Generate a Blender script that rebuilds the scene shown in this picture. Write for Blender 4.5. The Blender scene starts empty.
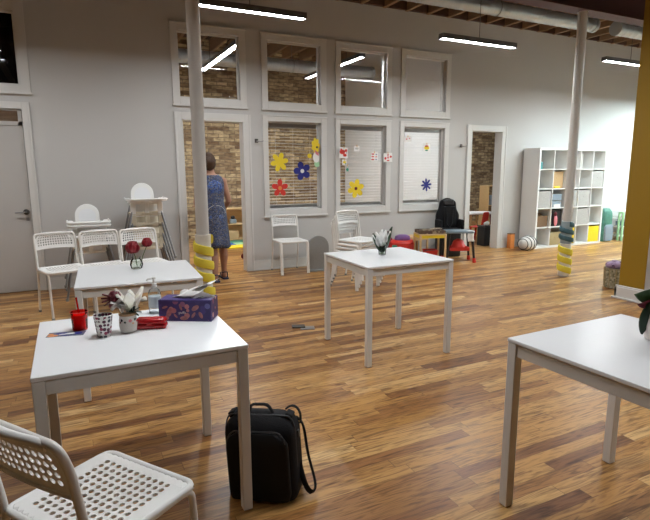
import bpy, bmesh, math, random
from math import sin, cos, pi, radians, sqrt, atan2
from mathutils import Vector, Matrix, Euler
random.seed(7)
S = bpy.context.scene
COL = S.collection

# ------------------------------------------------------------------ camera
YAW, PITCH, ROLL = radians(26.318), radians(9.808), radians(-0.266)
cam_data = bpy.data.cameras.new('camera')
cam = bpy.data.objects.new('camera', cam_data)
COL.objects.link(cam)
cam_data.sensor_fit = 'HORIZONTAL'
cam_data.sensor_width = 36.0
cam_data.lens = 516.0 / 650.0 * 36.0
cam_data.clip_start = 0.02
cam.location = (0, 0, 1.432)
fw = Vector((sin(YAW) * cos(PITCH), cos(YAW) * cos(PITCH), -sin(PITCH)))
rt = Vector((cos(YAW), -sin(YAW), 0))
up = rt.cross(fw)
r2 = rt * cos(ROLL) + up * sin(ROLL)
u2 = -rt * sin(ROLL) + up * cos(ROLL)
cam.rotation_euler = Matrix((r2, u2, -fw)).transposed().to_euler()
S.camera = cam

# ------------------------------------------------------------------ world and exposure
world = bpy.data.worlds.new('world')
S.world = world
world.use_nodes = True
world.node_tree.nodes['Background'].inputs['Color'].default_value = (0.02, 0.025, 0.035, 1)
world.node_tree.nodes['Background'].inputs['Strength'].default_value = 0.3
S.view_settings.view_transform = 'Standard'
S.view_settings.look = 'None'
S.view_settings.exposure = 0.0
S.view_settings.gamma = 1.0
S.view_settings.use_curve_mapping = False
LAMP = 158.0           # emission strength of the pendant diffusers
LAMP_FILL = 360.0  # emission strength of the unseen lamps added at the right end

# ------------------------------------------------------------------ materials
def new_mat(name):
    m = bpy.data.materials.new(name)
    m.use_nodes = True
    nt = m.node_tree
    return m, nt, nt.nodes['Principled BSDF']

def N(nt, typ, **kw):
    n = nt.nodes.new(typ)
    for k, v in kw.items():
        setattr(n, k, v)
    return n

def mat(name, c, rough=0.5, metal=0.0, var=0.06, scale=12.0, bump=0.0, spec=0.5, **kw):
    m, nt, b = new_mat(name)
    tc = N(nt, 'ShaderNodeTexCoord')
    no = N(nt, 'ShaderNodeTexNoise'); no.inputs['Scale'].default_value = scale
    nt.links.new(tc.outputs['Object'], no.inputs['Vector'])
    mx = N(nt, 'ShaderNodeMix', data_type='RGBA')
    mx.inputs[6].default_value = (c[0] * (1 - var), c[1] * (1 - var), c[2] * (1 - var), 1)
    mx.inputs[7].default_value = (min(1, c[0] * (1 + var)), min(1, c[1] * (1 + var)), min(1, c[2] * (1 + var)), 1)
    nt.links.new(no.outputs['Fac'], mx.inputs[0])
    nt.links.new(mx.outputs[2], b.inputs['Base Color'])
    b.inputs['Roughness'].default_value = rough
    b.inputs['Metallic'].default_value = metal
    b.inputs['Specular IOR Level'].default_value = spec
    for k, v in kw.items():
        b.inputs[k].default_value = v
    if bump:
        bp = N(nt, 'ShaderNodeBump'); bp.inputs['Strength'].default_value = bump
        bp.inputs['Distance'].default_value = 0.01
        nt.links.new(no.outputs['Fac'], bp.inputs['Height'])
        nt.links.new(bp.outputs['Normal'], b.inputs['Normal'])
    return m

def emit_mat(name, c, s):
    m, nt, b = new_mat(name)
    b.inputs['Base Color'].default_value = (0.9, 0.9, 0.9, 1)
    b.inputs['Emission Color'].default_value = (*c, 1)
    b.inputs['Emission Strength'].default_value = s
    return m

def glass_mat(name, tint=(1, 1, 1), ior=1.5, rough=0.0):
    m = bpy.data.materials.new(name); m.use_nodes = True
    nt = m.node_tree; nt.nodes.clear()
    out = N(nt, 'ShaderNodeOutputMaterial')
    mx = N(nt, 'ShaderNodeMixShader'); fr = N(nt, 'ShaderNodeFresnel'); fr.inputs['IOR'].default_value = ior
    tr = N(nt, 'ShaderNodeBsdfTransparent'); tr.inputs['Color'].default_value = (*tint, 1)
    gl = N(nt, 'ShaderNodeBsdfGlossy'); gl.inputs['Roughness'].default_value = rough
    nt.links.new(fr.outputs[0], mx.inputs[0]); nt.links.new(tr.outputs[0], mx.inputs[1]); nt.links.new(gl.outputs[0], mx.inputs[2])
    nt.links.new(mx.outputs[0], out.inputs['Surface'])
    return m

def floor_mat():
    m, nt, b = new_mat('oak_strip_floor')
    L = nt.links
    def M(op, a, bb=None, c=None):
        n = N(nt, 'ShaderNodeMath', operation=op)
        for i, v in enumerate((a, bb, c)):
            if v is None: continue
            if isinstance(v, (int, float)): n.inputs[i].default_value = v
            else: L.new(v, n.inputs[i])
        return n.outputs[0]
    geo = N(nt, 'ShaderNodeNewGeometry')
    sep = N(nt, 'ShaderNodeSeparateXYZ'); L.new(geo.outputs['Position'], sep.inputs[0])
    X, Y = sep.outputs[0], sep.outputs[1]
    W = 0.074
    yr = M('DIVIDE', Y, W)
    row = M('FLOOR', yr)
    wn = N(nt, 'ShaderNodeTexWhiteNoise', noise_dimensions='1D'); L.new(row, wn.inputs['W'])
    off = M('MULTIPLY', wn.outputs['Value'], 7.0)
    wn1 = N(nt, 'ShaderNodeTexWhiteNoise', noise_dimensions='1D'); L.new(M('ADD', row, 131.3), wn1.inputs['W'])
    ln = M('MULTIPLY_ADD', wn1.outputs['Value'], 0.75, 0.45)
    xr = M('DIVIDE', M('ADD', X, off), ln)
    colm = M('FLOOR', xr)
    cmb = N(nt, 'ShaderNodeCombineXYZ'); L.new(row, cmb.inputs[0]); L.new(colm, cmb.inputs[1])
    wn2 = N(nt, 'ShaderNodeTexWhiteNoise', noise_dimensions='3D'); L.new(cmb.outputs[0], wn2.inputs['Vector'])
    rnd = wn2.outputs['Value']
    ramp = N(nt, 'ShaderNodeValToRGB'); L.new(rnd, ramp.inputs[0])
    cr = ramp.color_ramp
    stops = [(0.0, (0.181, 0.072, 0.025)), (0.15, (0.284, 0.123, 0.038)), (0.4, (0.387, 0.191, 0.056)),
             (0.7, (0.456, 0.238, 0.075)), (0.88, (0.499, 0.281, 0.098)), (1.0, (0.654, 0.425, 0.187))]
    while len(cr.elements) < len(stops): cr.elements.new(0.5)
    for e, (p, c) in zip(cr.elements, stops): e.position = p; e.color = (*c, 1)
    # grain: noise stretched along X, offset per board
    gx = M('MULTIPLY_ADD', rnd, 37.0, X)
    gv = N(nt, 'ShaderNodeCombineXYZ'); L.new(M('MULTIPLY', gx, 2.2), gv.inputs[0]); L.new(M('MULTIPLY', Y, 22.0), gv.inputs[1]); L.new(M('MULTIPLY', rnd, 11.0), gv.inputs[2])
    g1 = N(nt, 'ShaderNodeTexNoise'); g1.inputs['Scale'].default_value = 1.6; g1.inputs['Detail'].default_value = 6; g1.inputs['Distortion'].default_value = 2.2
    L.new(gv.outputs[0], g1.inputs['Vector'])
    gr = N(nt, 'ShaderNodeValToRGB'); L.new(g1.outputs['Fac'], gr.inputs[0])
    gr.color_ramp.elements[0].position = 0.34; gr.color_ramp.elements[0].color = (0.40, 0.34, 0.30, 1)
    gr.color_ramp.elements[1].position = 0.55; gr.color_ramp.elements[1].color = (1.12, 1.12, 1.10, 1)
    mu = N(nt, 'ShaderNodeMix', data_type='RGBA', blend_type='MULTIPLY'); mu.inputs[0].default_value = 0.85
    L.new(ramp.outputs[0], mu.inputs[6]); L.new(gr.outputs[0], mu.inputs[7])
    kv = N(nt, 'ShaderNodeCombineXYZ'); L.new(M('MULTIPLY', gx, 5.0), kv.inputs[0]); L.new(M('MULTIPLY', Y, 30.0), kv.inputs[1]); L.new(M('MULTIPLY', rnd, 5.0), kv.inputs[2])
    k1 = N(nt, 'ShaderNodeTexNoise'); k1.inputs['Scale'].default_value = 0.9; k1.inputs['Detail'].default_value = 2; L.new(kv.outputs[0], k1.inputs['Vector'])
    kr = N(nt, 'ShaderNodeValToRGB'); L.new(k1.outputs['Fac'], kr.inputs[0])
    kr.color_ramp.elements[0].position = 0.60; kr.color_ramp.elements[0].color = (1, 1, 1, 1)
    kr.color_ramp.elements[1].position = 0.74; kr.color_ramp.elements[1].color = (0.34, 0.26, 0.22, 1)
    mk = N(nt, 'ShaderNodeMix', data_type='RGBA', blend_type='MULTIPLY'); mk.inputs[0].default_value = 0.9
    L.new(mu.outputs[2], mk.inputs[6]); L.new(kr.outputs[0], mk.inputs[7]); mu = mk
    # seams
    fy = M('FRACT', yr); ey = M('MINIMUM', fy, M('SUBTRACT', 1.0, fy))
    fx = M('FRACT', xr); ex = M('MULTIPLY', M('MINIMUM', fx, M('SUBTRACT', 1.0, fx)), 6.0)
    seam = M('LESS_THAN', M('MINIMUM', ey, ex), 0.012)
    mx = N(nt, 'ShaderNodeMix', data_type='RGBA'); L.new(M('MULTIPLY', seam, 0.6), mx.inputs[0])
    L.new(mu.outputs[2], mx.inputs[6]); mx.inputs[7].default_value = (0.09, 0.045, 0.02, 1)
    L.new(mx.outputs[2], b.inputs['Base Color'])
    b.inputs['Specular IOR Level'].default_value = 0.35
    rr = M('MULTIPLY_ADD', g1.outputs['Fac'], 0.16, 0.24); L.new(rr, b.inputs['Roughness'])
    bp = N(nt, 'ShaderNodeBump'); bp.inputs['Strength'].default_value = 0.12; bp.inputs['Distance'].default_value = 0.004
    L.new(g1.outputs['Fac'], bp.inputs['Height']); L.new(bp.outputs['Normal'], b.inputs['Normal'])
    return m

def brick_mat():
    m, nt, b = new_mat('old_common_brick')
    L = nt.links
    geo = N(nt, 'ShaderNodeNewGeometry')
    sep = N(nt, 'ShaderNodeSeparateXYZ'); L.new(geo.outputs['Position'], sep.inputs[0])
    cmb = N(nt, 'ShaderNodeCombineXYZ'); sxy = N(nt, 'ShaderNodeMath', operation='ADD'); L.new(sep.outputs[0], sxy.inputs[0]); L.new(sep.outputs[1], sxy.inputs[1]); L.new(sxy.outputs[0], cmb.inputs[0]); L.new(sep.outputs[2], cmb.inputs[1])
    dn = N(nt, 'ShaderNodeTexNoise'); dn.inputs['Scale'].default_value = 5; L.new(geo.outputs['Position'], dn.inputs['Vector'])
    ad = N(nt, 'ShaderNodeVectorMath', operation='MULTIPLY_ADD'); ad.inputs[1].default_value = (0.025, 0.025, 0)
    L.new(dn.outputs['Color'], ad.inputs[0]); L.new(cmb.outputs[0], ad.inputs[2])
    br = N(nt, 'ShaderNodeTexBrick'); L.new(ad.outputs[0], br.inputs['Vector'])
    br.inputs['Scale'].default_value = 1.0
    br.inputs['Brick Width'].default_value = 0.235; br.inputs['Row Height'].default_value = 0.077
    br.inputs['Mortar Size'].default_value = 0.008; br.inputs['Mortar Smooth'].default_value = 0.3; br.inputs['Bias'].default_value = 0.0
    br.inputs['Color1'].default_value = (0.19, 0.12, 0.07, 1); br.inputs['Color2'].default_value = (0.58, 0.47, 0.30, 1)
    br.inputs['Mortar'].default_value = (0.20, 0.155, 0.11, 1)
    n2 = N(nt, 'ShaderNodeTexNoise'); n2.inputs['Scale'].default_value = 9; n2.inputs['Detail'].default_value = 5
    mp = N(nt, 'ShaderNodeMapping'); mp.inputs['Scale'].default_value = (1, 1, 2.6); L.new(geo.outputs['Position'], mp.inputs[0]); L.new(mp.outputs[0], n2.inputs['Vector'])
    rp = N(nt, 'ShaderNodeValToRGB'); L.new(n2.outputs['Fac'], rp.inputs[0])
    rp.color_ramp.elements[0].position = 0.34; rp.color_ramp.elements[0].color = (0.60, 0.54, 0.50, 1)
    rp.color_ramp.elements[1].position = 0.64; rp.color_ramp.elements[1].color = (1.22, 1.18, 1.08, 1)
    mu = N(nt, 'ShaderNodeMix', data_type='RGBA', blend_type='MULTIPLY'); mu.inputs[0].default_value = 1.0
    L.new(br.outputs['Color'], mu.inputs[6]); L.new(rp.outputs[0], mu.inputs[7])
    L.new(mu.outputs[2], b.inputs['Base Color'])
    b.inputs['Roughness'].default_value = 0.9
    bp = N(nt, 'ShaderNodeBump'); bp.inputs['Strength'].default_value = 0.6; bp.inputs['Distance'].default_value = 0.02; bp.invert = True
    L.new(br.outputs['Fac'], bp.inputs['Height']); L.new(bp.outputs['Normal'], b.inputs['Normal'])
    return m

def voronoi_mat(name, base, cols, scale=30.0, thr=0.45, rough=0.5, rnd=1.0):
    """blotches of several colours on a base colour (printed patterns)"""
    m, nt, b = new_mat(name); L = nt.links
    tc = N(nt, 'ShaderNodeTexCoord')
    v = N(nt, 'ShaderNodeTexVoronoi'); v.inputs['Scale'].default_value = scale; v.inputs['Randomness'].default_value = rnd
    L.new(tc.outputs['Object'], v.inputs['Vector'])
    sp = N(nt, 'ShaderNodeSeparateColor'); L.new(v.outputs['Color'], sp.inputs[0])
    rp = N(nt, 'ShaderNodeValToRGB'); rp.color_ramp.interpolation = 'CONSTANT'; L.new(sp.outputs[0], rp.inputs[0])
    while len(rp.color_ramp.elements) < len(cols): rp.color_ramp.elements.new(0.5)
    for i, c in enumerate(cols):
        rp.color_ramp.elements[i].position = i / len(cols); rp.color_ramp.elements[i].color = (*c, 1)
    lt = N(nt, 'ShaderNodeMath', operation='LESS_THAN'); L.new(v.outputs['Distance'], lt.inputs[0]); lt.inputs[1].default_value = thr
    mx = N(nt, 'ShaderNodeMix', data_type='RGBA'); L.new(lt.outputs[0], mx.inputs[0])
    mx.inputs[6].default_value = (*base, 1); L.new(rp.outputs[0], mx.inputs[7])
    L.new(mx.outputs[2], b.inputs['Base Color']); b.inputs['Roughness'].default_value = rough
    return m

def wood_mat(name, c1, c2, rough=0.5, axis_scale=(1.5, 14, 14)):
    m, nt, b = new_mat(name); L = nt.links
    tc = N(nt, 'ShaderNodeTexCoord'); mp = N(nt, 'ShaderNodeMapping'); mp.inputs['Scale'].default_value = axis_scale
    no = N(nt, 'ShaderNodeTexNoise'); no.inputs['Scale'].default_value = 3; no.inputs['Detail'].default_value = 4; no.inputs['Distortion'].default_value = 1
    L.new(tc.outputs['Object'], mp.inputs[0]); L.new(mp.outputs[0], no.inputs['Vector'])
    mx = N(nt, 'ShaderNodeMix', data_type='RGBA'); mx.inputs[6].default_value = (*c1, 1); mx.inputs[7].default_value = (*c2, 1)
    L.new(no.outputs['Fac'], mx.inputs[0]); L.new(mx.outputs[2], b.inputs['Base Color']); b.inputs['Roughness'].default_value = rough
    return m

def duct_mat():
    m, nt, b = new_mat('spiral_duct_steel'); L = nt.links
    geo = N(nt, 'ShaderNodeNewGeometry'); sep = N(nt, 'ShaderNodeSeparateXYZ'); L.new(geo.outputs['Position'], sep.inputs[0])
    w = N(nt, 'ShaderNodeMath', operation='MULTIPLY'); L.new(sep.outputs[0], w.inputs[0]); w.inputs[1].default_value = 2 * pi / 0.13
    s = N(nt, 'ShaderNodeMath', operation='SINE'); L.new(w.outputs[0], s.inputs[0])
    p = N(nt, 'ShaderNodeMath', operation='GREATER_THAN'); L.new(s.outputs[0], p.inputs[0]); p.inputs[1].default_value = 0.9
    b.inputs['Base Color'].default_value = (0.50, 0.53, 0.55, 1); b.inputs['Metallic'].default_value = 0.5; b.inputs['Roughness'].default_value = 0.4
    bp = N(nt, 'ShaderNodeBump'); bp.inputs['Distance'].default_value = 0.01; bp.inputs['Strength'].default_value = 0.8
    L.new(p.outputs[0], bp.inputs['Height']); L.new(bp.outputs['Normal'], b.inputs['Normal'])
    return m

M = {
 'floor': floor_mat(), 'brick': brick_mat(), 'duct': duct_mat(),
 'wall': mat('painted_wall', (0.535, 0.522, 0.507), 0.8, var=0.02, scale=2),
 'wallwhite': mat('bright_wall_paint', (0.80, 0.80, 0.79), 0.8, var=0.02, scale=2),
 'trim': mat('painted_trim', (0.64, 0.625, 0.60), 0.45, var=0.02, scale=3),
 'white': mat('white_laminate', (0.86, 0.865, 0.88), 0.28, var=0.01, scale=3),
 'legw': mat('white_painted_steel', (0.72, 0.705, 0.68), 0.4, var=0.02),
 'plastic': mat('white_plastic', (0.87, 0.86, 0.84), 0.38, var=0.015),
 'plasticc': mat('cream_plastic', (0.72, 0.66, 0.53), 0.4, var=0.02),
 'tubew': mat('white_tube', (0.76, 0.73, 0.69), 0.35, var=0.02),
 'silver': mat('grey_steel', (0.30, 0.30, 0.31), 0.35, 0.8),
 'darkmetal': mat('dark_metal', (0.10, 0.095, 0.09), 0.35, 0.7),
 'door': mat('door_paint', (0.47, 0.45, 0.43), 0.5, var=0.02, scale=2),
 'louvre': wood_mat('brown_louvre', (0.20, 0.13, 0.085), (0.30, 0.20, 0.13)),
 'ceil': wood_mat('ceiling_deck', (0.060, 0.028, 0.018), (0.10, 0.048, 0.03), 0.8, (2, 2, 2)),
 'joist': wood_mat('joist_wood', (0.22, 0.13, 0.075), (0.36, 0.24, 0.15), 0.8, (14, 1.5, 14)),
 'beam': mat('red_oxide_steel', (0.075, 0.018, 0.014), 0.6),
 'flange': mat('beam_flange', (0.30, 0.26, 0.23), 0.6),
 'housing': mat('lamp_housing', (0.13, 0.13, 0.135), 0.4, 0.3),
 'lamp': emit_mat('lamp_diffuser', (0.955, 0.985, 1.0), LAMP),
 'lampfill': emit_mat('added_fill_diffuser', (0.78, 0.97, 1.0), LAMP_FILL),
 'lampB': emit_mat('lamp_diffuser_back_room', (0.93, 0.98, 1.0), LAMP * 1.1),
 'glass': glass_mat('window_glass'),
 'vglass': glass_mat('vase_glass', (0.93, 0.95, 0.93), 1.26, 0.02),
 'bottle': glass_mat('clear_bottle_plastic', (0.90, 0.93, 0.95), 1.16, 0.05),
 'redclear': glass_mat('translucent_red', (1.0, 0.16, 0.13), 1.3, 0.1),
 'night': mat('painted_darkness', (0.006, 0.006, 0.007), 0.06),
 'blind': mat('blind_slat', (0.86, 0.87, 0.87), 0.4, var=0.01),
 'valance': mat('blind_head', (0.42, 0.40, 0.37), 0.5),
 'column': mat('column_paint', (0.60, 0.58, 0.55), 0.55, var=0.04, scale=6),
 'yfoam': mat('yellow_foam', (0.72, 0.58, 0.05), 0.75),
 'wfoam': mat('white_foam', (0.70, 0.66, 0.58), 0.8),
 'bfoam': mat('teal_foam', (0.05, 0.115, 0.14), 0.75),
 'gfoam': mat('pale_blue_foam', (0.30, 0.37, 0.40), 0.8),
 'mustard': mat('mustard_paint', (0.29, 0.165, 0.002), 0.6, var=0.03, scale=3),
 'yellow': mat('yellow', (0.80, 0.60, 0.02), 0.6),
 'blue': mat('navy_blue', (0.012, 0.018, 0.20), 0.6),
 'red': mat('red', (0.62, 0.03, 0.02), 0.5),
 'redgloss': mat('red_gloss', (0.42, 0.008, 0.012), 0.25),
 'rose': mat('rose_petal', (0.24, 0.003, 0.010), 0.5, var=0.25, scale=60),
 'darkrose': mat('dark_rose_petal', (0.13, 0.006, 0.018), 0.5, var=0.25, scale=60),
 'petal': mat('white_petal', (0.86, 0.83, 0.70), 0.5, var=0.05, scale=40, **{'Subsurface Weight': 0.6, 'Subsurface Scale': 0.03, 'Subsurface Radius': (1.0, 0.95, 0.85)}),
 'petalw': mat('pure_white_petal', (0.92, 0.90, 0.87), 0.5, var=0.02, scale=40, **{'Subsurface Weight': 0.6, 'Subsurface Scale': 0.03, 'Subsurface Radius': (1.0, 0.95, 0.85)}),
 'green': mat('leaf_green', (0.035, 0.095, 0.022), 0.4, var=0.3, scale=30),
 'dgreen': mat('dark_leaf', (0.012, 0.035, 0.014), 0.35, var=0.3, scale=30),
 'stem': mat('stem_green', (0.10, 0.16, 0.05), 0.5),
 'orange': mat('orange', (0.72, 0.25, 0.06), 0.5),
 'black': mat('black_plastic', (0.012, 0.012, 0.013), 0.4),
 'blackfab': mat('black_fabric', (0.011, 0.011, 0.013), 0.8, var=0.3, scale=200, bump=0.4, spec=0.25),
 'blackpanel': mat('black_nylon', (0.007, 0.007, 0.008), 0.6, var=0.3, scale=300, bump=0.3, spec=0.25),
 'zip': mat('zip', (0.03, 0.03, 0.033), 0.35),
 'grey': mat('grey_felt', (0.27, 0.265, 0.255), 0.8, var=0.08, scale=40),
 'shelf': mat('shelf_white', (0.74, 0.73, 0.71), 0.4, var=0.01),
 'shelfback': mat('shelf_grey', (0.42, 0.40, 0.375), 0.6, var=0.02),
 'fabgrey': mat('grey_bin_fabric', (0.40, 0.385, 0.37), 0.9, var=0.15, scale=25),
 'tan': mat('tan_board', (0.50, 0.33, 0.17), 0.7),
 'pine': wood_mat('pine_wood', (0.58, 0.38, 0.17), (0.74, 0.53, 0.28)),
 'brown': wood_mat('brown_wicker', (0.13, 0.07, 0.035), (0.24, 0.14, 0.07), 0.8, (30, 30, 60)),
 'khaki': mat('khaki_fabric', (0.34, 0.26, 0.13), 0.9, var=0.15),
 'teal': mat('teal', (0.05, 0.30, 0.30), 0.5),
 'pink': mat('pink', (0.70, 0.22, 0.25), 0.6),
 'bluegrey': mat('blue_grey', (0.22, 0.27, 0.32), 0.4),
 'paper': mat('paper', (0.82, 0.80, 0.78), 0.7),
 'papergrey': mat('grey_paper', (0.48, 0.48, 0.45), 0.7),
 'skin': mat('skin', (0.42, 0.22, 0.145), 0.55, var=0.06),
 'hair': mat('brown_hair', (0.05, 0.022, 0.010), 0.5, var=0.5, scale=80, bump=0.5),
 'eye': mat('eye', (0.7, 0.7, 0.68), 0.2),
 'dress': voronoi_mat('blue_print_dress', (0.045, 0.06, 0.12), [(0.035, 0.05, 0.12), (0.11, 0.12, 0.16), (0.17, 0.165, 0.18), (0.02, 0.022, 0.04), (0.045, 0.075, 0.19), (0.10, 0.08, 0.08)], 75, 0.55, 0.7),
 'shoe': mat('dark_shoe', (0.02, 0.03, 0.07), 0.5),
 'jbrush': mat('white_brush', (0.8, 0.78, 0.75), 0.5),
 'tissuebox': voronoi_mat('purple_leaf_print', (0.035, 0.018, 0.13), [(0.55, 0.20, 0.22), (0.06, 0.03, 0.20), (0.30, 0.10, 0.20), (0.05, 0.03, 0.17), (0.62, 0.34, 0.30), (0.13, 0.12, 0.36)], 30, 0.42, 0.45),
 'tissuetop': mat('purple_card', (0.05, 0.03, 0.17), 0.45),
 'tumbler': voronoi_mat('flower_stamp_print', (0.80, 0.77, 0.75), [(0.10, 0.02, 0.05), (0.04, 0.04, 0.06), (0.28, 0.02, 0.07)], 60, 0.46, 0.4, 0.5),
 'vasepaint': mat('vase_ceramic', (0.66, 0.61, 0.56), 0.45, var=0.06, scale=30),
 'terracotta': mat('vase_rim', (0.42, 0.24, 0.11), 0.6),
 'matprint': voronoi_mat('play_mat_print', (0.05, 0.30, 0.22), [(0.05, 0.12, 0.55), (0.80, 0.72, 0.04), (0.08, 0.42, 0.32)], 4, 2, 0.7),
 'stripes': mat('pillow_light', (0.55, 0.52, 0.49), 0.9, var=0.1),
 'stripesd': mat('pillow_dark', (0.09, 0.085, 0.085), 0.9),
 'basketw': voronoi_mat('basket_weave', (0.30, 0.27, 0.18), [(0.18, 0.17, 0.10), (0.42, 0.38, 0.28)], 40, 0.5, 0.8),
 'lilac': mat('lilac_cloth', (0.35, 0.24, 0.36), 0.85, var=0.2, scale=30),
 'greenbag': mat('mint_green', (0.07, 0.20, 0.15), 0.6, var=0.6, scale=14),
 'greenlight': mat('light_green', (0.36, 0.62, 0.36), 0.5),
 'tealbright': mat('sea_green_plastic', (0.03, 0.26, 0.17), 0.4),
 'slate': mat('slate_top', (0.17, 0.22, 0.26), 0.4, var=0.2, scale=20),
 'brownbox': voronoi_mat('mixed_craft_papers', (0.12, 0.08, 0.05), [(0.20, 0.13, 0.08), (0.30, 0.24, 0.16), (0.10, 0.06, 0.05)], 16, 0.6, 0.8),
 'cordc': mat('clear_cord', (0.5, 0.5, 0.5), 0.4),
}

# ------------------------------------------------------------------ mesh builder
class MB:
    def __init__(s): s.v = []; s.f = []
    def add(s, vs, fs):
        o = len(s.v); s.v += [tuple(v) for v in vs]; s.f += [tuple(i + o for i in f) for f in fs]; return s
    def box(s, c, d, R=None):
        x, y, z = [q / 2 for q in d]; vs = []
        for a in (-1, 1):
            for b in (-1, 1):
                for e in (-1, 1):
                    v = Vector((a * x, b * y, e * z))
                    if R is not None: v = R @ v
                    vs.append(v + Vector(c))
        return s.add(vs, [(0, 1, 3, 2), (4, 6, 7, 5), (0, 4, 5, 1), (2, 3, 7, 6), (0, 2, 6, 4), (1, 5, 7, 3)])
    def b2(s, a, b): return s.box([(p + q) / 2 for p, q in zip(a, b)], [abs(q - p) for p, q in zip(a, b)])
    def tube(s, pts, r, n=10, cap=True, closed=False, flat=1.0):
        P = [Vector(p) for p in pts]; rs = r if isinstance(r, (list, tuple)) else [r] * len(P)
        m = len(P); vs = []; prev = None
        for i, p in enumerate(P):
            if closed: t = (P[(i + 1) % m] - P[i - 1]).normalized()
            else:
                a = P[max(i - 1, 0)]; b = P[min(i + 1, m - 1)]; t = (b - a).normalized()
            if prev is None:
                q = Vector((0, 0, 1)) if abs(t.z) < 0.9 else Vector((1, 0, 0))
                u = t.cross(q).normalized()
            else:
                u = (prev - t * prev.dot(t)).normalized()
            w = t.cross(u); prev = u
            for k in range(n):
                a = 2 * pi * k / n
                vs.append(p + (u * cos(a) + w * sin(a) * flat) * rs[i])
        fs = []
        for i in range(m if closed else m - 1):
            for k in range(n):
                j = (i + 1) % m; l = (k + 1) % n
                fs.append((i * n + k, i * n + l, j * n + l, j * n + k))
        if cap and not closed:
            fs.append(tuple(range(n))[::-1]); fs.append(tuple((m - 1) * n + k for k in range(n)))
        return s.add(vs, fs)
    def lathe(s, prof, c=(0, 0, 0), n=24, sx=1, sy=1):
        vs = [(c[0] + r * cos(2 * pi * k / n) * sx, c[1] + r * sin(2 * pi * k / n) * sy, c[2] + z) for r, z in prof for k in range(n)]
        fs = []
        for i in range(len(prof) - 1):
            for k in range(n):
                l = (k + 1) % n; fs.append((i * n + k, i * n + l, (i + 1) * n + l, (i + 1) * n + k))
        fs.append(tuple(range(n))[::-1]); fs.append(tuple((len(prof) - 1) * n + k for k in range(n)))
        return s.add(vs, fs)
    def ell(s, c, r, R=None, n=16, m=10):
        vs = []; 
        for i in range(1, m):
            th = pi * i / m
            for k in range(n):
                v = Vector((r[0] * sin(th) * cos(2 * pi * k / n), r[1] * sin(th) * sin(2 * pi * k / n), r[2] * cos(th)))
                if R is not None: v = R @ v
                vs.append(v + Vector(c))
        t = Vector((0, 0, r[2])); b = -t
        if R is not None: t = R @ t; b = R @ b
        vs += [t + Vector(c), b + Vector(c)]
        T = len(vs) - 2; B = T + 1; fs = []
        for i in range(m - 2):
            for k in range(n):
                l = (k + 1) % n; fs.append((i * n + k, (i + 1) * n + k, (i + 1) * n + l, i * n + l))
        for k in range(n):
            l = (k + 1) % n; fs.append((T, k, l)); fs.append((B, (m - 2) * n + l, (m - 2) * n + k))
        return s.add(vs, fs)
    def prism(s, pts, f, t):
        """outline pts (2D) mapped through f(x,y,h) for h=0 and t"""
        n = len(pts)
        vs = [f(x, y, 0) for x, y in pts] + [f(x, y, t) for x, y in pts]
        fs = [tuple(range(n))[::-1], tuple(range(n, 2 * n))] + [(i, (i + 1) % n, n + (i + 1) % n, n + i) for i in range(n)]
        return s.add(vs, fs)
    def grid(s, nu, nv, fn):
        vs = [fn(i / nu, j / nv) for j in range(nv + 1) for i in range(nu + 1)]
        fs = [(j * (nu + 1) + i, j * (nu + 1) + i + 1, (j + 1) * (nu + 1) + i + 1, (j + 1) * (nu + 1) + i) for j in range(nv) for i in range(nu)]
        return s.add(vs, fs)
    def perforated(s, nx, ny, fn, hole=lambda i, j: True, hr=0.32, hrx=None):
        """sheet in (u,v) cells; each cell with an 8-sided hole; fn(u,v) -> point, u in 0..nx, v in 0..ny"""
        hrx = hrx or hr; idx = {}
        def vert(u, v):
            k = (round(u, 4), round(v, 4))
            if k not in idx: idx[k] = len(s.v); s.v.append(tuple(fn(u, v)))
            return idx[k]
        for i in range(nx):
            for j in range(ny):
                ring = [(0, 0), (.5, 0), (1, 0), (1, .5), (1, 1), (.5, 1), (0, 1), (0, .5)]
                out = [vert(i + a, j + b) for a, b in ring]
                if hole(i, j):
                    inn = []
                    for a, b in ring:
                        d = sqrt((a - .5) ** 2 + (b - .5) ** 2)
                        inn.append(vert(i + .5 + (a - .5) / d * hrx, j + .5 + (b - .5) / d * hr))
                    for k in range(8):
                        l = (k + 1) % 8; s.f.append((out[k], out[l], inn[l], inn[k]))
                else:
                    s.f.append(tuple(out))
        return s
    def xf(s, Mx): s.v = [tuple(Mx @ Vector(v)) for v in s.v]; return s
    def build(s, name, m, parent=None, smooth=40, bevel=0, solid=0, sub=0, loc=None):
        me = bpy.data.meshes.new(name); me.from_pydata(s.v, [], s.f); me.materials.append(m)
        bm = bmesh.new(); bm.from_mesh(me); bmesh.ops.recalc_face_normals(bm, faces=bm.faces); bm.to_mesh(me); bm.free()
        if smooth:
            for p in me.polygons: p.use_smooth = True
            me.set_sharp_from_angle(angle=radians(smooth))
        o = bpy.data.objects.new(name, me); COL.objects.link(o)
        if parent: o.parent = parent
        if loc: o.location = loc
        if bevel:
            b = o.modifiers.new('bevel', 'BEVEL'); b.width = bevel; b.segments = 2; b.limit_method = 'ANGLE'
        if solid:
            q = o.modifiers.new('solid', 'SOLIDIFY'); q.thickness = solid; q.offset = -1
        if sub:
            q = o.modifiers.new('sub', 'SUBSURF'); q.levels = sub; q.render_levels = sub
        return o

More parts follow.
